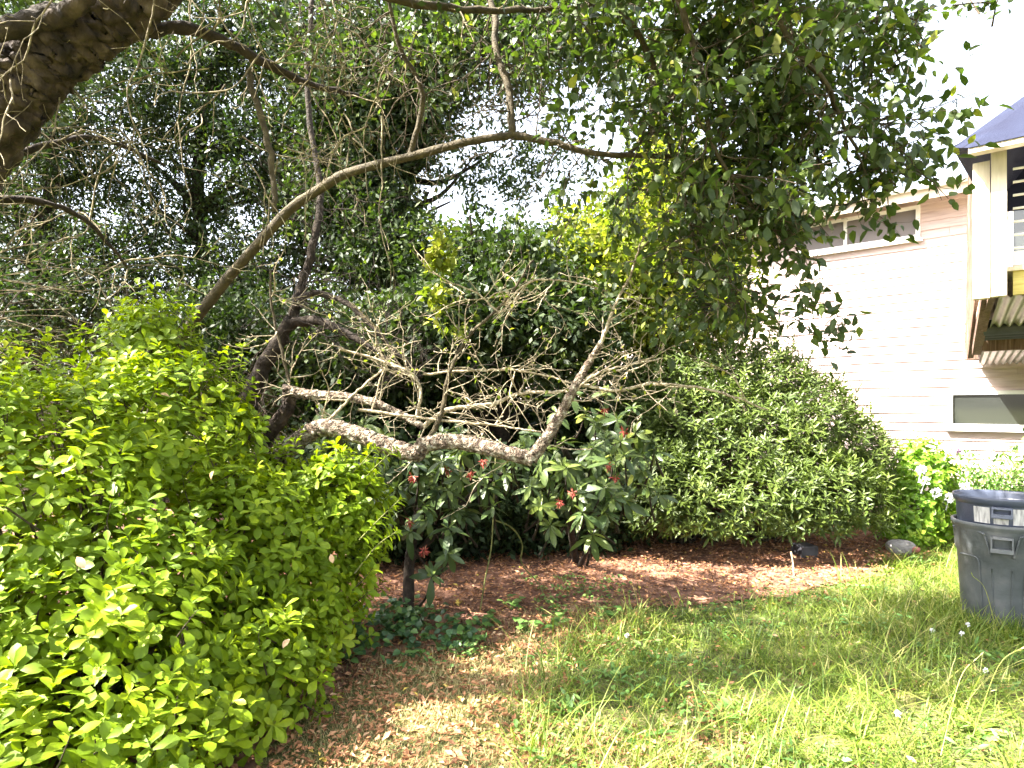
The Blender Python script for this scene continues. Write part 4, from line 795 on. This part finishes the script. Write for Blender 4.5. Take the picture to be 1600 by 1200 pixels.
rosette_weed('dandelion_plant', 960, 1060, 9, .16, .03, 'weed', 'thin leaved rosette at the edge of the lush grass', 'weed', flat=.6)
for px, py, lb in [(800, 950, 'upper left seedling with broad soft leaves on the mulch'), (862, 985, 'lone broad leaved seedling in front on the mulch edge'), (765, 978, 'low broad leaved seedling beside the ivy'), (822, 990, 'dark round leaved seedling between two other seedlings'), (940, 968, 'broad leaved seedling where mulch meets lush grass'), (735, 1000, 'small glossy seedling next to the ivy end')]:
    rosette_weed('seedling', px, py, 9, .085, .07, 'weed', lb, 'plant', 'round', .15, .1)
a_ = rng.random(2600) * 6.283; rr_ = .25 + np.abs(rng.normal(size=2600)) * .1; q = np.column_stack([BC[0] + rr_*np.cos(a_), BC[1] + rr_*np.sin(a_)]); mb = MB(); n_ = len(q)
leaves(mb, np.column_stack([q, np.full(n_, -.03)]), rng.normal(size=(n_, 3)) * .45 + UP, rng.normal(size=(n_, 3)), .07 + .16 * rng.random(n_) ** 2, .005, .4, 0, 'blade', None, rng)
tag(mb.build('bin_grass', M['grass']), 'unmown grass growing up around the foot of the trash cans', 'grass', kind='stuff')
# tall arching grass stalks
M['stalk'] = M['grass']
mb = MB()
for (x0, y0, x1, y1) in [(1355, 1040, 1480, 890), (1400, 1060, 1500, 930), (1310, 1110, 1345, 1000), (1445, 1010, 1420, 900), (1520, 1150, 1600, 1010), (1400, 1180, 1560, 1080), (1240, 1100, 1150, 1068), (1560, 1000, 1520, 900), (1590, 1130, 1500, 1030), (1470, 1180, 1530, 1025), (1420, 1180, 1340, 1100), (1380, 1090, 1230, 1085)]:
    b = G(x0, y0); t_ = P(x1, y1, b[1] - .05); md = (b + t_)/2 + np.array([0, 0, .12]); q = smooth_path([b, md, t_], 6); tube(mb, q, np.linspace(.003, .0015, len(q)), 4)
    leaves(mb, q[-4:], nrm(np.gradient(q, axis=0))[-4:] + rng.normal(size=(4, 3))*.3, rng.normal(size=(4, 3)), .03, .006, .1, .1, 'low', None, rng)
tag(mb.build('grass_stalks', M['grass']), 'long arching seed stalks standing above the lawn', 'grass', kind='stuff')
for i, (px, py, tx, ty, lb) in enumerate([(1470, 1010, 1457, 985, 'small white wildflower left of the pair near the bins'), (1512, 1020, 1503, 990, 'larger white wildflower in front of the bins'), (1515, 1005, 1512, 976, 'white wildflower directly below the bins'), (1525, 1090, 1540, 1048, 'solitary white bud on a curved stem in the right lawn'), (1400, 1140, 1403, 1115, 'white bloom low in the sunlit patch of lawn'), (985, 1010, 980, 993, 'small white clover head at the edge of the lush grass')]):
    b = G(px, py); c = P(tx, ty, b[1]); t = thing('wildflower', lb, 'flower', b, 'white wildflowers in the grass')
    m = MB(); tube(m, smooth_path([b, (b+c)/2 + np.array([.01, 0, .01]), c], 4), .002, 4); m.build('stem', M['stem'], t)
    m = MB(); n = 22; d = nrm(rng.normal(size=(n, 3)) + UP*.5); leaves(m, c + d*.004, d, rng.normal(size=(n, 3)), .014, .01, .1, .2, 'low', None, rng); m.build('bloom', M['petal_white'], t)
for px, py, lb in [(718, 945, 'orange yellow bloom at the foot of the hanging vine'), (855, 982, 'fallen yellow leaf beside the dark seedling')]:
    c = G(px, py) + UP*.02; m = MB(); n = 8; leaves(m, c + rng.normal(size=(n, 3))*.015, rng.normal(size=(n, 3)), rng.normal(size=(n, 3))+UP, .04, .02, .2, .3, 'low', np.full(n, 1.0), rng); tag(m.build('fallen_leaf', M['litter']), lb, 'leaf')
# stones, block, stake, hanging vines
M['stone'] = surf_mat('grey_stone', [(.3, (.18, .17, .16)), (.7, (.34, .32, .31))], 12, .9, .5)
M['brick'] = surf_mat('red_brick', [(.3, (.32, .12, .09)), (.7, (.45, .2, .16))], 12, .9, .5)
def rock(name, c, s, mat, label, seed, cat='stone'):
    bm = bmesh.new(); bmesh.ops.create_icosphere(bm, subdivisions=3, radius=1); r = random.Random(seed)
    f = [(r.uniform(-1, 1), r.uniform(-1, 1), r.uniform(-1, 1), r.uniform(1.5, 3.5), r.uniform(0, 6)) for _ in range(7)]
    for v in bm.verts:
        k = 1 + sum(.05 * math.sin((v.co.x*a + v.co.y*b + v.co.z*d)*w_*1.6 + ph) for a, b, d, w_, ph in f)
        q = v.co * k; q = Vector([math.copysign(abs(t)**.75, t) for t in q]); v.co = Vector((q.x*s[0], q.y*s[1], q.z*s[2]))
    for fc in bm.faces: fc.smooth = True
    me = bpy.data.meshes.new(name); bm.to_mesh(me); bm.free(); o = link(name, me, M[mat]); o.location = [float(v) for v in c]; return tag(o, label, cat)
c = G(1406, 862); rock('stone', c + UP*.05, (.14, .1, .075), 'stone', 'rounded flat grey stone in grass at the end of the mulch bed', 3)
rock('brick_piece', c + np.array([.12, -.09, .045]), (.045, .03, .03), 'brick', 'small red brick fragment against the grey stone', 5, 'brick')
c = G(1268, 872); m = MB(); m.box(c + np.array([-.1, 0, -.01]), np.array([.19, .03, 0]), np.array([-.03, .2, 0]), UP*.13); ob = m.build('concrete_block', M['black'], None, False); tag(ob, 'dark concrete block half hidden under the evergreen shrub', 'block')
bv = ob.modifiers.new('bevel', 'BEVEL'); bv.width = .01; bv.segments = 2
m = MB(); tube(m, smooth_path([G(1241, 900) - UP*.02, P(1239, 880, 6.2), P(1236, 862, 6.25)], 4), .008, 6, .05, rng); tag(m.build('stake', M['twig']), 'thin bare stake standing in mulch before the evergreen shrub', 'stake')
m = MB(); tube(m, smooth_path([P(775, 700, 5.0), P(772, 770, 4.9), P(768, 850, 4.9), P(758, 905, 4.95), G(750, 955)], 6), .006, 6, .05, rng); tag(m.build('hanging_vine', M['stem']), 'straight thin vine hanging down to the mulch below the rhododendron', 'vine')
m = MB(); tube(m, smooth_path([P(772, 812, 4.9), P(800, 825, 5.1), P(816, 850, 5.2), P(815, 880, 5.3), P(840, 910, 5.4), G(850, 930)], 6), .006, 6, .05, rng); tag(m.build('hanging_vine', M['stem']), 'curved thin vine arching over the mulch below the rhododendron', 'vine')
